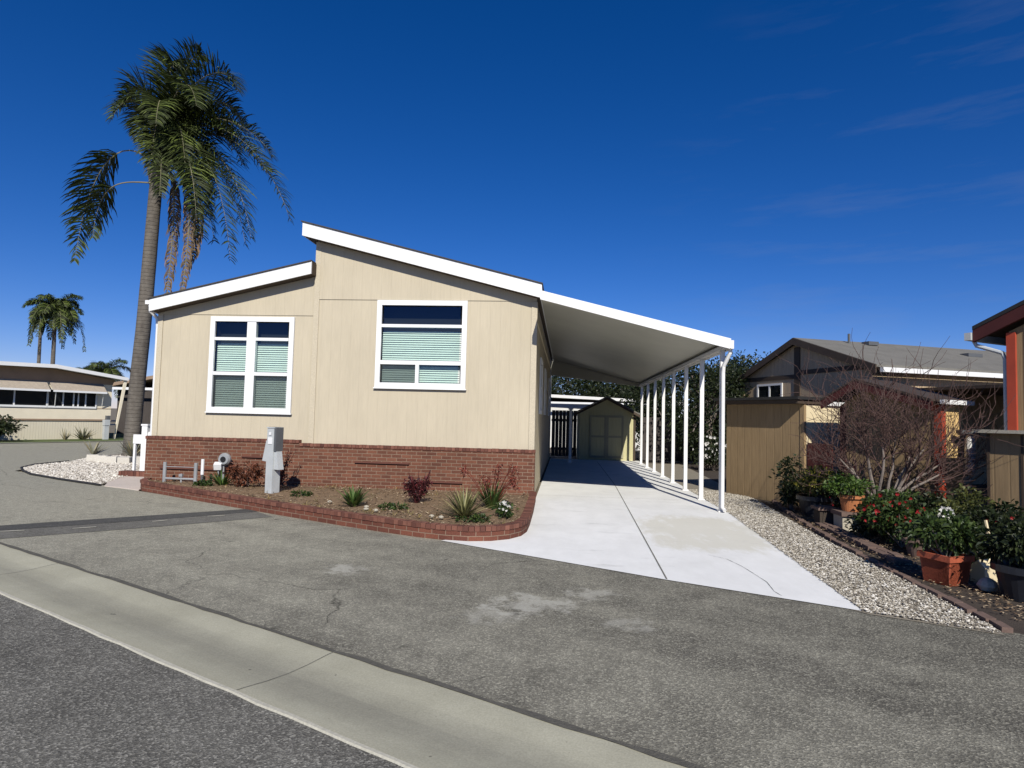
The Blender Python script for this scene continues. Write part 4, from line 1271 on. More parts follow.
left_home()
palm_small('palm_tree', (-40.4, 45.5, 0), 9.0, 2.0, 11, 'leafy palm behind the cream mobile home, right one of a pair', .15, 30)
palm_small('palm_tree', (-42.5, 46.5, 0), 8.3, .85, 12, 'slim bare trunked palm behind the cream mobile home, left one of a pair', .13, 6)
palm_small('palm_tree', (-52.0, 66.0, 0), 5.2, 2.6, 13, 'distant small palm above the right end of the cream mobile home roof', .3, 18)
palm_small('palm_tree', (-56.5, 68.0, 0), 4.9, 2.2, 14, 'distant low palm just left of the farthest small palm', .3, 16)


def far_home():
    t = thing('neighbour_house', (-21.5, 38, 0), 'brown roofed dark house behind the tall palm trunk', 'house')
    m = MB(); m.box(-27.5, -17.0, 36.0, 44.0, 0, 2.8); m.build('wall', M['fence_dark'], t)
    m = MB(); m.prism_y([(-28.2, 2.75), (-22, 3.9), (-16.4, 2.75), (-16.4, 2.95), (-22, 4.1), (-28.2, 2.95)], 35.2, 44.5); m.build('roof', M['brown_soffit'], t)
    m = MB(); m.box(-28.2, -16.4, 35.1, 35.19, 2.7, 2.85); m.build('gutter', M['white'], t)
    m = MB(); m.box(-22.0, -19.5, 35.95, 36.0, 1.0, 2.2); m.build('window', M['dark_glass'], t)


far_home()


# ------------------------------------------------------------------ trees
def tree(name, loc, h, rad, n, leafm, label, seed, size=.22, clumps=26, trunk=.16, group=None, base=.35):
    n = int(n * 1.7); size *= .85; clumps = int(clumps * 1.3)
    r = random.Random(seed); x, y, z = loc
    t = thing(name, loc, label, 'tree', group)
    c = Vector((x, y, h - rad[2]))
    mb = MB()
    cl = leaf_cloud(mb, c, rad, n, size, r, clumps, hollow=.4)
    mb.build('crown', leafm, t)
    tm = MB(); tm.tube([(x, y, -.1), (x + .05, y, h * .3), (x, y + .05, h * .6)], [trunk, trunk * .8, trunk * .45], 8)
    for p, _ in cl[::2]:
        s = Vector((x, y, h * r.uniform(.25, .55)))
        tm.tube([s, s.lerp(p, .5) + Vector((0, 0, .15)), p], [trunk * .4, trunk * .25, .02], 5, False)
    tm.build('trunk', M['bark'], t)


G_TREE = 'evergreens behind the carport'
tree('evergreen_tree', (5.3, 23.6, 0), 4.5, (1.7, 1.3, 2.2), 5200, M['leaf_dark'], 'dense dark evergreen beside the rear carport posts', 101, .17, 30, group=G_TREE)
tree('evergreen_tree', (7.2, 27.0, 0), 4.5, (1.9, 1.5, 2.1), 4800, M['leaf_dark'], 'dark green tree between the white carport and the grey gabled house', 102, .2, 26, group=G_TREE)
tree('evergreen_tree', (3.9, 28.5, 0), 4.3, (1.5, 1.3, 2.0), 3600, M['leaf_dark'], 'dark evergreen seen between the farthest carport posts', 103, .18, 24, group=G_TREE)
tree('evergreen_tree', (9.0, 33.5, 0), 5.2, (2.3, 2, 2.6), 4200, M['leaf_dark'], 'tall dark tree whose top shows over the grey gabled house roof', 104, .24, 24, group=G_TREE)
tree('evergreen_tree', (1.2, 47.0, 0), 6.2, (3.4, 2, 2.9), 9000, M['leaf_dark'], 'dark tree behind the white roofed bungalow, right of the sky gap', 105, .26, 26, group=G_TREE)
tree('evergreen_tree', (5.2, 48.0, 0), 5.9, (3.2, 2, 2.8), 8500, M['leaf_dark'], 'dark tree behind the right end of the white roofed bungalow', 106, .26, 26, group=G_TREE)
tree('evergreen_tree', (-2.4, 46.0, 0), 5.6, (1.9, 1.6, 2.5), 6000, M['leaf_dark'], 'dark tree glimpsed between the tan home and the sky gap', 107, .26, 24, group=G_TREE)
tree('evergreen_tree', (-27.5, 52.0, 0), 5.6, (3.0, 2, 2.4), 3600, M['leaf_dark'], 'distant dark tree behind the brown roofed house', 108, .3, 22)
bush('white_flowering_shrub', (3.7, 25.6, 0), (.75, .7, .8), 1500, .12, M['leaf'], 'leafy shrub with white blossom behind the carport posts', M['white_flower'], fl=260, fls=.07, clumps=14)
bush('white_flowering_shrub', (5.0, 21.3, 0), (.6, .6, .55), 1200, .11, M['leaf_dark'], 'low dark shrub with few white blossoms right of the nearest gravel', M['white_flower'], fl=60, fls=.06, clumps=12)

# boundary fence behind the gravel strip
t = thing('board_fence', (5.0, 24.8, 0), 'dark weathered board fence in deep shade behind the carport posts', 'fence')
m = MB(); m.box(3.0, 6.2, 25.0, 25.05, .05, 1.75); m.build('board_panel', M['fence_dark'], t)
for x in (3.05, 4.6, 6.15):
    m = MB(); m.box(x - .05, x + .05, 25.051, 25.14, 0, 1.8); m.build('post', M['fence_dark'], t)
t = thing('side_gate', (-.2, 25.3, 0), 'dark slatted gate between the tan home and the yellow shed', 'gate')
m = MB()
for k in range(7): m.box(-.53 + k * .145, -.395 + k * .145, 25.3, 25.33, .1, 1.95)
m.build('slat_panel', M['fence_dark'], t)
for zz in (.35, 1.5):
    m = MB(); m.box(-.55, .48, 25.331, 25.37, zz, zz + .1); m.build('crossbar', M['fence_dark'], t)

# post of the rear porch and bin in the shade
mb = MB(); mb.box(.16, .26, 23.0, 23.1, .0, 1.95); mb.box(.12, .30, 22.96, 23.14, 1.95, 2.0); mb.box(.13,.29,22.97,23.13,.0,.08)
single('porch_post', mb, M['white_metal'], (.21, 23.05, 0), 'white post standing in the shade left of the yellow shed', 'post')

# yellow garden shed at the end of the driveway
t = thing('garden_shed', (1.75, 25.0, 0), 'small pale yellow garden shed with gabled roof at the driveway end', 'shed')
sx0, sx1, sy0, sy1 = .52, 2.78, 25.0, 27.2
m = MB(); m.prism_y([(sx0, .0), (sx1, .0), (sx1, 1.88), ((sx0 + sx1) / 2, 2.44), (sx0, 1.88)], sy0, sy1); m.build('wall', M['shed_yellow'], t)
xm = (sx0 + sx1) / 2
for (xa, xb, za, zb) in ((sx0 - .16, xm, 1.83, 2.50), (xm, sx1 + .16, 2.50, 1.83)):
    m = MB(); m.prism_y([(xa, za), (xb, zb), (xb, zb + .05), (xa, za + .05)], sy0 - .22, sy1 + .15); m.build('roof', M['roof_comp'], t)
m = MB(); m.prism_y([(sx0 - .16, 1.73), (xm, 2.40), (xm, 2.495), (sx0 - .16, 1.825)], sy0 - .25, sy0 - .225)
m.prism_y([(xm, 2.40), (sx1 + .16, 1.73), (sx1 + .16, 1.825), (xm, 2.495)], sy0 - .25, sy0 - .225); m.build('fascia', M['brown_trim'], t)
for (xa, xb) in ((.98, 1.645), (1.655, 2.32)):
    m = MB(); m.box(xa, xb, sy0 - .03, sy0 - .002, .1, 1.78); d = m.build('door', M['shed_yellow'], t)
    m = MB(); m.box(xa, xa + .08, sy0 - .045, sy0 - .031, .1, 1.78); m.box(xb - .08, xb, sy0 - .045, sy0 - .031, .1, 1.78)
    for zz in (.1, .9, 1.7): m.box(xa + .08, xb - .08, sy0 - .045, sy0 - .031, zz, zz + .08)
    m.build('door_trim', M['shed_trim'], d)
m = MB(); m.box(sx0 - .015, sx0 + .07, sy0 - .02, sy0 - .001, 0, 1.86); m.build('corner_board', M['shed_trim'], t)
m = MB(); m.box(sx1 - .07, sx1 + .015, sy0 - .02, sy0 - .001, 0, 1.86); m.build('corner_board', M['brown_trim'], t)

t = thing('rear_bungalow', (1.5, 34, 0), 'white roofed bungalow beyond the yellow shed', 'house')
m = MB(); m.box(-6, 6.0, 34.3, 42, 0, 2.5); m.build('wall', M['roof_white'], t)
m = MB(); m.prism_y([(-6.6, 2.95), (6.3, 2.52), (6.3, 2.66), (-6.6, 3.12)], 33.6, 42.6); m.build('roof', M['roof_white'], t)
m = MB(); m.box(-6.5, 6.25, 33.45, 33.59, 2.42, 2.52); m.build('gutter', M['white'], t)
m = MB(); m.tube([(4.35, 36, 2.5), (4.35, 36, 3.15)], .09, 8); m.tube([(4.35, 36, 3.15), (4.35, 36, 3.3)], .14, 8); m.build('roof_vent', M['white_metal'], t)
m = MB(); m.box(3.8, 5.2, 34.24, 34.3, 1.1, 2.0); m.build('window', M['dark_glass'], t)

# ------------------------------------------------------------------ neighbour's lot (right): u towards the camera, w away to the right
def frame(px, py, az):
    """local frame: x to the right/away (w), y away from the camera (-u); origin on the ground at (px,py)"""
    return Matrix.Translation((px, py, 0)) @ Matrix.Rotation(math.radians(az), 4, 'Z')


MN = frame(4.70, 12.76, 30.0)
def NB(): return MB(MN)
def nbp(x, y, z=0.0): return MN @ Vector((x, y, z))


# 1 low flat roofed shed (near corner at the frame origin)
t = thing('storage_shed', nbp(.9, 1.0), 'low flat roofed brown storage shed beside the gravel strip', 'shed')
m = NB(); m.box(0, 1.9, 0, 2.05, 0, 2.02); m.build('wall', M['brown_siding'], t)
m = NB(); m.box(.012, 1.9, -.022, -.002, .0, 2.0); m.build('end_wall', M['cream'], t)
m = NB(); m.box(-.012, .05, -.035, .06, 0, 2.0); m.build('corner_board', M['brown_siding'], t)
m = NB(); m.box(-.26, 2.0, -.10, 2.2, 2.10, 2.16); m.build('roof', M['black_trim'], t)
m = NB(); m.box(-.22, 1.98, -.06, 2.16, 2.02, 2.095); m.build('soffit', M['brown_trim'], t)
m = NB(); m.box(.45, 1.85, -.075, -.062, 2.0, 2.10); m.build('fascia', M['roof_white'], t)

# 2 gabled shed with red trim
t = thing('garden_shed', nbp(.3, -1.6), 'gabled brown shed with dark red trim behind the bare tree', 'shed')
ya, yb, ym = -2.50, -.72, -1.28
m = NB(); m.prism_x([(ya, 0), (yb, 0), (yb, 2.0), (ym, 2.33), (ya, 2.0)], .17, .74); m.build('wall', M['brown_siding'], t)
m = NB(); m.box(.26, .74, ya - .02, ya - .002, .0, 1.98); m.build('end_wall', M['orange_cream'], t)
m = NB(); m.box(.145, .26, ya - .03, ya + .09, 0, 1.98); m.build('corner_board', M['red_trim'], t)
m = NB(); m.box(.145, .25, yb - .09, yb + .02, 0, 1.98); m.build('corner_board', M['dark_red'], t)
for (y0, y1, z0, z1) in ((ya - .10, ym, 2.03, 2.42), (yb + .14, ym, 2.06, 2.42)):
    m = NB(); m.prism_x([(y0, z0), (y1, z1), (y1, z1 + .035), (y0, z0 + .035)], -.24, .80); m.build('roof', M['roof_dark'], t)
    m = NB(); m.prism_x([(y0, z0 - .15), (y1, z1 - .15), (y1, z1 - .002), (y0, z0 - .002)], -.23, -.19); m.build('fascia', M['dark_red'], t)
m = NB(); m.box(-.02, .80, ya - .17, ya - .105, 1.99, 2.06); m.build('gutter', M['white'], t)
m = NB()   # lattice leaning on the shed wall
for k in range(8):
    a = -1.15 - k * .17
    m.tube([(-.03, a, .12), (.145, a - .8, .95)], .012, 4); m.tube([(-.02, a - .8, .12), (.15, a, .95)], .012, 4)
lat = m.build('lattice_panel', M['brown_trim'], t)

# dark red side gate between the two sheds
t = thing('side_gate', nbp(.12, -.34), 'dark red board gate between the flat roofed shed and gabled shed', 'gate')
m = NB(); m.box(.05, .09, -.60, -.06, .05, 1.25); m.build('board_panel', M['dark_red'], t)
for zz in (.25, 1.0):
    m = NB(); m.box(.095, .13, -.60, -.06, zz, zz + .08); m.build('crossbar', M['dark_red'], t)

# folded umbrella beside the orange wall
c = nbp(.60, -2.70)
t = thing('folded_umbrella', c, 'folded pale grey patio umbrella beside the orange cream wall', 'umbrella')
m = MB(); m.tube([(c.x, c.y, .86), (c.x, c.y, .92), (c.x, c.y, 1.12), (c.x, c.y, 1.42), (c.x, c.y, 1.50)], [.04, .07, .075, .07, .03], 12); m.build('canopy', M['roof_white'], t, smooth=True)
m = MB(); m.tube([(c.x, c.y, .0), (c.x, c.y, 1.60)], .018, 8); m.build('pole', M['grey_metal'], t)
m = MB(); m.cbox((c.x - .06, c.y - .05, 1.55), (.34, .10, .06), .2); m.build('bracket', M['dark_grey'], t)
m = MB(); m.lathe((c.x, c.y, 0), [(.0, .06), (.2, .06), (.22, .0)], 14); m.build('base', M['dark_grey'], t)

# 3 chest high cabinet
t = thing('storage_cabinet', nbp(.4, -4.1), 'chest high brown storage cabinet with grey top below the red eave', 'cabinet')
m = NB(); m.box(0, .75, -4.9, -3.26, .0, 1.545); m.build('body', M['brown_siding'], t)
m = NB(); m.box(-.012, -.001, -3.73, -3.70, .0, 1.53); m.box(-.012, -.001, -3.30, -3.26, 0, 1.53); m.build('door_trim', M['brown_trim'], t)
m = NB(); m.box(-.14, .8, -5.0, -3.13, 1.55, 1.60); m.build('counter_top', M['block'], t)

# 4 red trimmed house at the right edge
hp = MN.inverted() @ Vector((6.69, 10.0, 0))
hx, hy = hp.x, hp.y
hw = 5.6; sl = .44; zc = 3.20
t = thing('neighbour_house', nbp(hx + 3, hy - 3), 'house with dark red eaves and red corner post at the right edge', 'house')
m = NB(); m.prism_x([(hy - hw, 0), (hy, 0), (hy, zc - .1), (hy - hw / 2, zc - .1 + hw / 2 * sl), (hy - hw, zc - .1)], hx + .04, hx + 9); m.build('wall', M['brown_siding'], t)
m = NB(); m.box(hx, hx + .14, hy - .10, hy + .02, 0, zc - .12); m.build('corner_post', M['red_trim'], t)
m = NB(); m.box(hx + .01, hx + .039, hy - .34, hy - .27, 0, zc); m.build('trim_board', M['red_trim'], t)
for sg in (0, 1):
    ze = zc - .04; zp = ze + (hw / 2 + .42) * sl
    y0 = hy + .42 if sg == 0 else hy - hw - .42
    y1 = hy - hw / 2
    m = NB(); m.prism_x([(y0, ze), (y1, zp), (y1, zp + .06), (y0, ze + .06)], hx - .13, hx + 9.3); m.build('roof', M['black_trim'], t)
    m = NB(); m.prism_x([(y0, ze - .19), (y1, zp - .19), (y1, zp - .003), (y0, ze - .003)], hx - .12, hx - .06); m.build('fascia', M['dark_red'], t)
    m = NB(); m.prism_x([(y0, ze - .06), (y1, zp - .06), (y1, zp - .004), (y0, ze - .004)], hx - .058, hx + 9.2); m.build('soffit', M['brown_trim'], t)
m = NB(); m.box(hx - .16, hx + 9.2, hy + .425, hy + .52, zc - .20, zc - .08); m.build('gutter', M['pale_grey'], t)
q = [(hx - .03, hy + .45, zc - .20), (hx - .02, hy + .42, zc - .28), (hx + .04, hy + .09, zc - .42), (hx + .05, hy + .06, zc - .52), (hx + .05, hy + .06, .1)]
m = NB(); m.tube(q, .032, 8); m.build('downspout', M['pale_grey'], t)

# 5 the gabled grey house behind
MH = frame(6.52, 23.5, 20.0)
def HB(): return MB(MH)
t = thing('neighbour_house', MH @ Vector((7, -2.9, 0)), 'grey brown gabled house with long shingle roof behind the brown sheds', 'house')
gx, yf, yn, yp = 0.0, 0.0, -5.82, -2.86
m = HB(); m.prism_x([(yn, 0), (yf, 0), (yf, 3.2), (yp, 4.26), (yn, 3.28)], gx, gx + 14); m.build('wall', M['grey_siding'], t)
m = HB(); m.box(gx - .03, gx - .002, yp - .13, yp + .13, .0, 4.12); m.box(gx - .025, gx - .003, yn, yp - .131, 3.22, 3.36); m.box(gx - .025, gx - .003, yp + .131, yf, 3.10, 3.24); m.build('gable_trim', M['brown_trim'], t)
m = HB(); m.box(gx - .02, gx - .002, yf - .1, yf + .01, 0, 3.1); m.build('corner_board', M['grey_siding'], t)
for (y0, z0) in ((yn - .3, 3.24), (yf + .3, 3.14)):
    m = HB(); m.prism_x([(y0, z0), (yp, 4.36), (yp, 4.43), (y0, z0 + .07)], gx - .16, gx + 14.4); m.build('roof', M['roof_comp'], t)
    m = HB(); m.prism_x([(y0, z0 - .16), (yp, 4.20), (yp, 4.42), (y0, z0 + .06)], gx - .20, gx - .162); m.build('fascia', M['brown_trim'], t)
m = HB(); m.box(gx - .05, gx + 14.3, yn - .42, yn - .302, 3.10, 3.23); m.build('gutter', M['white'], t)
wy0, wy1 = -2.16, -.85
m = HB(); m.box(gx - .04, gx - .002, wy0, wy1, 2.92, 2.99); m.box(gx - .04, gx - .002, wy0, wy1, 2.40, 2.47); m.box(gx - .04, gx - .002, wy0, wy0 + .07, 2.47, 2.92); m.box(gx - .04, gx - .002, wy1 - .07, wy1, 2.47, 2.92); m.box(gx - .035, gx - .002, (wy0 + wy1) / 2 - .035, (wy0 + wy1) / 2 + .035, 2.47, 2.92)
w = m.build('window', M['roof_white'], t)
m = HB(); m.box(gx - .012, gx - .001, wy0 + .06, wy1 - .06, 2.46, 2.93); m.build('pane', M['dark_glass'], w)
m = HB(); m.tube([(gx + 1.7, yp - .35, 4.2), (gx + 1.7, yp - .35, 4.62)], .04, 8); m.build('vent_pipe', M['dark_grey'], t)
m = HB(); m.cbox((gx + 2.5, yp - .4, 4.33), (.4, .3, .12)); m.build('roof_vent', M['dark_grey'], t)
m = HB(); m.cbox((gx + 5.8, yp - 1.2, 4.03), (.6, .3, .12)); m.build('roof_vent', M['dark_grey'], t)
m = HB(); m.cbox((gx - .12, yf + .32, 3.10), (.12, .12, .14)); m.build('floodlight', M['white'], t)
# awning over the neighbour's parking bay, attached to the house
ay0 = yn - 4.2
m = HB(); m.box(gx + 1.1, gx + 13, ay0, yn - .002, 2.62, 2.70); m.build('awning_roof', M['brown_trim'], t)
m = HB(); m.prism_x([(ay0 - .06, 2.42), (ay0 - .03, 2.42), (ay0 + .14, 2.74), (ay0 + .11, 2.76)], gx + 1.05, gx + 13); m.build('awning_fascia', M['awning_brown'], t)
for q in (gx + 1.3, gx + 5.0, gx + 9.2):
    m = HB(); m.box(q - .05, q + .05, ay0 + .16, ay0 + .26, 0, 2.615); m.build('awning_post', M['brown_trim'], t)
m = HB(); m.box(gx + 9.6, gx + 9.7, ay0 + .3, yn - .01, 0, 2.61); m.build('bay_wall', M['brown_trim'], t)

# ------------------------------------------------------------------ bare tree
def bare_tree():
    r = random.Random(91)
    base = Vector((4.95, 10.25, 0))
    t = thing('bare_tree', base, 'leafless spreading fruit tree in front of the gabled brown shed', 'tree')
    tr = MB(); tw = MB()

    def grow(p, d, L, rad, lvl):
        n = 5 if lvl < 2 else 4; pts = [p]; rr = [rad]
        q = p.copy(); dd = d.copy()
        for i in range(n):
            dd = (dd + rdir(r) * (.20 if lvl < 2 else .26) + Vector((0, 0, .02 if lvl < 2 else .06))).normalized()
            q = q + dd * L / n; pts.append(q.copy()); rr.append(max(.0022, rad * (1 - .6 * (i + 1) / n)))
        (tr if lvl < 2 else tw).tube(pts, rr, 7 if lvl < 2 else 5, False)
        if lvl >= 4: return
        k = (0, 7, 7, 2)[lvl]
        for j in range(k):
            f = r.uniform(.45 if lvl < 2 else .2, 1.0) if j else 1.0
            i = min(n, max(1, int(f * n + .5)))
            side = rdir(r); side.y *= .7
            a = (dd * .7 + side * .85 + Vector((0, 0, .12 if lvl < 2 else .28))).normalized()
            grow(pts[i], a, L * r.uniform(.5, .85), max(.0045, rr[i] * .62), lvl + 1)

    fork = base + Vector((-.06, -.02, .42))
    tr.tube([base - Vector((0, 0, .05)), base + Vector((-.01, 0, .2)), fork], [.072, .062, .055], 9)
    fork2 = base + Vector((.05, .02, .30))
    for (dx, dy, dz, L, s0) in ((-.62, -.05, .90, .95, 0), (-.35, .10, 1.0, 1.25, 0), (.12, -.15, 1.0, 1.25, 1), (.55, .05, .95, 1.25, 1), (.95, .1, .70, 1.3, 1), (-.8, .2, .85, .8, 0), (.3, .3, .9, 1.1, 1), (-.1, -.3, .9, 1.0, 0), (.75, -.2, .85, 1.1, 1), (-.5, .3, .9, .95, 0)):
        grow(fork if s0 == 0 else fork2, Vector((dx, dy, dz)).normalized(), L * .90, r.uniform(.026, .040), 1)
    tr.build('trunk', M['bark'], t); tw.build('crown', M['twig'], t)


bare_tree()

# ------------------------------------------------------------------ plant bed on the right
ed = MB(); r = random.Random(55)
path = [(4.32, 13.3), (4.05, 11.6), (3.86, 10.2), (3.70, 8.6), (3.62, 7.4), (3.56, 6.2), (3.52, 5.3)]
for i in range(len(path) - 1):
    a = Vector((*path[i], 0)); b = Vector((*path[i + 1], 0)); d = b - a; L = d.length; d.normalize()
    k = int(L / .215)
    for j in range(k):
        c = a + d * (L * (j + .5) / k)
        ed.cbox((c.x + r.uniform(-.012, .012), c.y, .012 + r.uniform(-.014, .012)), (.19, .08, .06), math.atan2(d.y, d.x) + r.uniform(-.10, .10), r.uniform(-.12, .12))
tag(ed.build('brick_edging', M['paver'], loc=(3.7, 9, 0)), 'brown brick edging between the pebble strip and the potted plants', 'edging')
ed = MB()
path = [(4.12, 10.4), (4.06, 8.9), (3.98, 7.7)]
for i in range(len(path) - 1):
    a = Vector((*path[i], 0)); b = Vector((*path[i + 1], 0)); d = b - a; L = d.length; d.normalize(); k = int(L / .22)
    for j in range(k):
        for row in (0, 1):
            c = a + d * (L * (j + .5) / k) + Vector((-d.y, d.x, 0)) * -(row * .11 - .05)
            ed.cbox((c.x, c.y, .025 + r.uniform(-.012, .010)), (.205, .1, .06), math.atan2(d.y, d.x) + r.uniform(-.03, .03), 0)
tag(ed.build('paver_row', M['paver'], loc=(4.0, 8.5, 0)), 'double row of flat brown pavers under the potted plants', 'paving')


def pot(mb, c, r1, r2, h, rim=.025, sides=26):
    mb.lathe(c, [(0, 0), (r1, 0), (r1 + (r2 - r1) * .84, h * .80), (r2 * .97, h * .80), (r2 + rim, h * .81), (r2 + rim, h), (r2 - .02, h), (r2 - .03, h - .05), (0, h - .05)], sides)


def potted(name, c, r1, r2, h, potm, label, rad, n, size, leafm, plabel, flowers=None, fl=80, fls=.05, square=False, stemm=None, clumps=12):
    t = thing(name, c, label, 'plant pot')
    m = MB()
    if square:
        m.M = Matrix.Translation(c) @ Matrix.Rotation(square, 4, 'Z')
        a, b = r1, r2
        for q in range(4):
            R_ = Matrix.Rotation(q * PI / 2, 4, 'Z')
            old = m.M; m.M = old @ R_
            m.prism_x([(-a, 0), (-b, h), (-b + .03, h), (-a + .03, 0)], -a * .999, a * .999)
            m.face([(-a, -a, 0), (a, -a, 0), (b, -b, h), (-b, -b, h)])
            m.box(-b - .012, b + .012, -b - .014, -b + .02, h - .055, h + .003)
            m.M = old
        m.cur = 0; m.face([(-b + .02, -b + .02, h - .05), (b - .02, -b + .02, h - .05), (b - .02, b - .02, h - .05), (-b + .02, b - .02, h - .05)])
        m.build('pot', potm, t)
    else:
        pot(m, c, r1, r2, h); m.build('pot', potm, t, smooth=False)
    m = MB(); m.lathe((c[0], c[1], c[2] + h - .045), [(0, .01), (r2 - .035, .0)], 16); m.build('soil', M['dark_soil'], t)
    b = bush('potted_shrub', (c[0], c[1], c[2] + h - .05), rad, n, size, leafm, plabel, flowers, fl=fl, fls=fls, clumps=clumps)
    return t


# left: big flowering shrub in a dark tub
potted('plant_pot', (4.42, 11.45, 0), .20, .28, .36, M['dark_pot'], 'dark tub at the far end of the plant bed near the flat roofed shed', (.46, .36, .26), 1500, .085, M['leaf_olive'], 'bushy shrub with yellow green leaves in the farthest dark tub', M['yellow_leaf'], 130, .05)
bush('climbing_shrub', (4.28, 12.2, 0), (.36, .3, .5), 900, .09, M['leaf_dark'], 'dark shaded shrub against the flat roofed brown shed', clumps=14)
bush('dark_shrub', (4.85, 11.3, 0), (.35, .3, .45), 900, .085, M['leaf_dark'], 'dark shrub before the dark red gate', M['red_flower'], fl=22, clumps=12)
# terracotta on its block
mb = MB(); mb.box(4.26, 4.62, 9.98, 10.3, 0, .22); mb.cur = 1; mb.box(4.23, 4.66, 9.94, 10.34, .222, .285)
single('stone_plinth', mb, [M['block'], M['paver']], (4.44, 10.1, 0), 'pale block with brown slab carrying the round terracotta pot', 'plinth')
mb = MB(); mb.box(4.10, 4.32, 10.42, 10.66, 0, .24); mb.cur = 1; mb.box(4.06, 4.36, 10.38, 10.7, .242, .29)
single('stone_plinth', mb, [M['dark_soil'], M['paver']], (4.2, 10.5, 0), 'small empty dark plinth left of the terracotta pot', 'plinth')
potted('plant_pot', (4.45, 10.13, .286), .125, .165, .25, M['terracotta'], 'round orange terracotta pot standing on a pale block', (.32, .28, .17), 1300, .065, M['leaf_bright'], 'leafy bright green plant in the round terracotta pot', clumps=12)
bush('leafy_shrub', (4.95, 9.75, 0), (.5, .35, .34), 1500, .08, M['leaf'], 'green leafy shrub around the foot of the bare tree', clumps=14)
# red flowering bush
bush('red_flowering_shrub', (4.50, 8.75, .02), (.50, .42, .36), 2200, .075, M['leaf'], 'green shrub covered with red flowers in the middle of the bed', M['red_flower'], fl=80, fls=.032, clumps=18)
mb = MB(); pot(mb, (4.42, 8.25, .0), .10, .15, .22)
tag(mb.build('plant_pot', M['paver'], loc=(4.42, 8.25, 0)), 'small dusky pink clay pot beneath the red flowering shrub', 'plant pot')
bush('yellow_green_shrub', (4.9, 8.1, .0), (.34, .3, .42), 1500, .075, M['leaf_olive'], 'yellow green shrub right of the red flowering shrub', clumps=14)
bush('white_flowering_shrub', (4.62, 8.0, .0), (.18, .16, .34), 500, .06, M['leaf'], 'small shrub with white flowers between red and yellow green shrubs', M['white_flower'], fl=60, fls=.05, clumps=8)
# square red pot, front
potted('plant_pot', (3.98, 6.92, .0), .135, .165, .30, M['terra_red'], 'square reddish terracotta pot at the front of the plant bed', (.36, .34, .24), 1700, .07, M['leaf'], 'green leafy shrub in the square reddish pot', square=math.radians(24), clumps=14)
# weathered planter box
t = thing('planter_box', (5.02, 7.75, 0), 'weathered grey slatted wooden planter box at the right edge', 'planter')
mb = MB(Matrix.Translation((5.02, 7.75, 0)) @ Matrix.Rotation(math.radians(26), 4, 'Z'))
mb.box(-.34, .34, -.16, -.13, .05, .29); mb.box(-.34, .34, .13, .16, .05, .29); mb.box(-.34, -.31, -.13, .13, .05, .29); mb.box(.31, .34, -.13, .13, .05, .29); mb.box(-.31, .31, -.13, .13, .2, .24)
mb.build('box', M['grey_wood'], t)
mb = MB(Matrix.Translation((5.02, 7.75, 0)) @ Matrix.Rotation(math.radians(26), 4, 'Z'))
for sx in (-.28, .28):
    for sy in (-.1, .1): mb.box(sx - .04, sx + .04, sy - .04, sy + .04, 0, .05)
mb.build('foot', M['grey_wood'], t)
bush('dark_shrub', (5.0, 7.78, .22), (.36, .24, .26), 1100, .075, M['leaf_dark'], 'dark green shrub growing in the weathered planter box', clumps=12)
bush('dark_shrub', (4.78, 7.35, 0), (.32, .28, .30), 1100, .07, M['leaf_dark'], 'dark low shrub behind the square reddish pot', M['red_flower'], fl=8, fls=.03, clumps=12)
bush('dark_shrub', (4.35, 9.45, 0), (.24, .26, .17), 800, .06, M['leaf_dark'], 'low dark shrub at the bed edge between terracotta pot and red flowers', M['red_flower'], fl=9, fls=.03, clumps=10)
bush('dark_shrub', (4.9, 8.95, 0), (.34, .28, .38), 1200, .07, M['leaf_dark'], 'dark shrub behind the red flowering shrub and right of the bare tree', clumps=12)
# carton, stone, dark round pot
mb = MB(Matrix.Translation((4.44, 7.05, 0)) @ Matrix.Rotation(.5, 4, 'Z')); mb.box(-.11, .11, -.07, .07, 0, .16); mb.prism_x([(-.07, .16), (.07, .16), (0, .23)], -.11, .11)
single('garden_ornament', mb, M['cream'], (4.44, 7.05, 0), 'small cream house shaped ornament beside the square reddish pot', 'ornament')
mb = MB(); rock(mb, (4.2, 6.62, .06), (.09, .08, .13), random.Random(3), 9)
tag(mb.build('round_stone', M['block'], loc=(4.2, 6.62, 0)), 'rounded grey stone between the square pot and dark pot', 'stone')
potted('plant_pot', (4.38, 6.38, .0), .17, .235, .32, M['dark_pot'], 'large dark round pot at the right edge of the bed', (.34, .32, .24), 1500, .07, M['leaf_dark'], 'dark green shrub in the large round pot at right edge', clumps=12)
mb = MB(); mb.tube([(4.62, 7.1, .0), (4.56, 7.2, .62)], .016, 6)
single('garden_stake', mb, M['cream'], (4.62, 7.1, 0), 'pale leaning wooden stake beside the planter box', 'stake')
# fallen leaves and twigs over the bed
mb = MB(); r = random.Random(66)
for _ in range(3600):
    y = r.uniform(5.6, 13.0); x = r.uniform(3.75, 5.0) + (.0 if y < 11 else .3)
    a = r.uniform(0, 6.3)
    leaf(mb, Vector((x, y, .01 + r.uniform(0, .02))), Vector((math.cos(a), math.sin(a), r.uniform(-.1, .3))).normalized(), Vector((0, 0, 1)), r.uniform(.02, .06), r.uniform(.01, .03), .1)
tag(mb.build('leaf_litter', M['chips'], loc=(4.3, 9, 0)), 'dry leaf litter scattered between the potted plants', 'leaf litter', None, 'stuff')

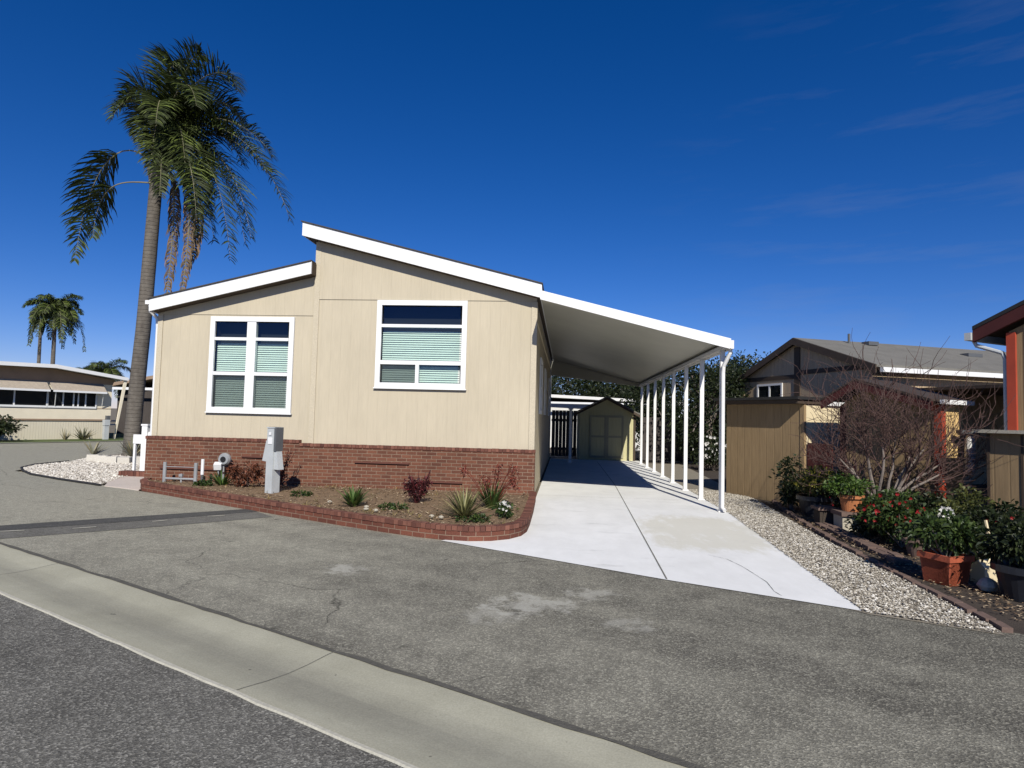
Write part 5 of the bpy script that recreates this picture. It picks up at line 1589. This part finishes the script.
# ------------------------------------------------------------------ light, sky, camera
sun_to = Vector((.255, -1.33, 1.0)).normalized()
sd = bpy.data.lights.new('sun', 'SUN'); sd.energy = 5.0; sd.angle = math.radians(.53); sd.color = (1.0, .955, .865)
so = bpy.data.objects.new('sun', sd); COL.objects.link(so)
so.rotation_euler = (-sun_to).to_track_quat('-Z', 'Y').to_euler()
so.location = (5, -20, 20)

wld = bpy.data.worlds.new('World'); SC.world = wld; wld.use_nodes = True
nt = wld.node_tree
bg = nt.nodes['Background']
sky = nt.nodes.new('ShaderNodeTexSky'); sky.sky_type = 'NISHITA'; sky.sun_disc = False
sky.sun_elevation = math.asin(sun_to.z)
sky.sun_rotation = math.atan2(sun_to.x, sun_to.y)
sky.air_density = 1.0; sky.dust_density = 0.0; sky.ozone_density = 4.0; sky.altitude = 1500
hs = nt.nodes.new('ShaderNodeHueSaturation'); hs.inputs['Saturation'].default_value = 1.33; hs.inputs['Value'].default_value = 1.0
nt.links.new(sky.outputs[0], hs.inputs['Color'])
# a few thin high cirrus streaks
tc = nt.nodes.new('ShaderNodeTexCoord')
mp = nt.nodes.new('ShaderNodeMapping'); mp.inputs['Scale'].default_value = (2.2, 2.0, 16); mp.inputs['Rotation'].default_value = (.12, .22, 0)
nt.links.new(tc.outputs['Generated'], mp.inputs[0])
cn = nt.nodes.new('ShaderNodeTexNoise'); cn.inputs['Scale'].default_value = 1.6; cn.inputs['Detail'].default_value = 8; cn.inputs['Roughness'].default_value = .62
nt.links.new(mp.outputs[0], cn.inputs['Vector'])
cr = ramp(nt, cn.outputs['Fac'], [(.50, 0), (.80, .16)])
tint = mixc(nt, 1.0, hs.outputs[0], (1.10, .99, 1.38), 'MULTIPLY')
dn = nt.nodes.new('ShaderNodeVectorMath'); dn.operation = 'DOT_PRODUCT'; dn.inputs[1].default_value = tuple(Vector((.62, 1.0, .30)).normalized())
nt.links.new(tc.outputs['Generated'], dn.inputs[0])
cr = mathn(nt, 'MULTIPLY', cr, ramp(nt, dn.outputs['Value'], [(.90, 0), (.985, 1)]))
cm = mixc(nt, cr, tint, (4.2, 4.6, 5.2))
nt.links.new(cm, bg.inputs['Color'])
bg.inputs['Strength'].default_value = .067

cam = bpy.data.cameras.new('camera'); co = bpy.data.objects.new('camera', cam); COL.objects.link(co)
cam.sensor_fit = 'HORIZONTAL'; cam.sensor_width = 36.0; cam.lens = 620 / 1024 * 36.0
cam.clip_start = .05; cam.clip_end = 5000
R = Matrix(((0.99606507, -0.0202149, 0.08628866), (0.08503883, -0.05615771, -0.9947938), (0.02495543, 0.99821725, -0.05421769)))
co.matrix_world = Matrix.Translation((0, 0, 1.6)) @ R.to_4x4()
SC.camera = co

SC.render.engine = 'CYCLES'
SC.cycles.max_bounces = 8
SC.cycles.diffuse_bounces = 1
SC.cycles.transparent_max_bounces = 16
SC.cycles.use_adaptive_sampling = True
SC.view_settings.view_transform = 'Standard'
SC.view_settings.look = 'None'
SC.view_settings.exposure = 0
SC.view_settings.gamma = 1
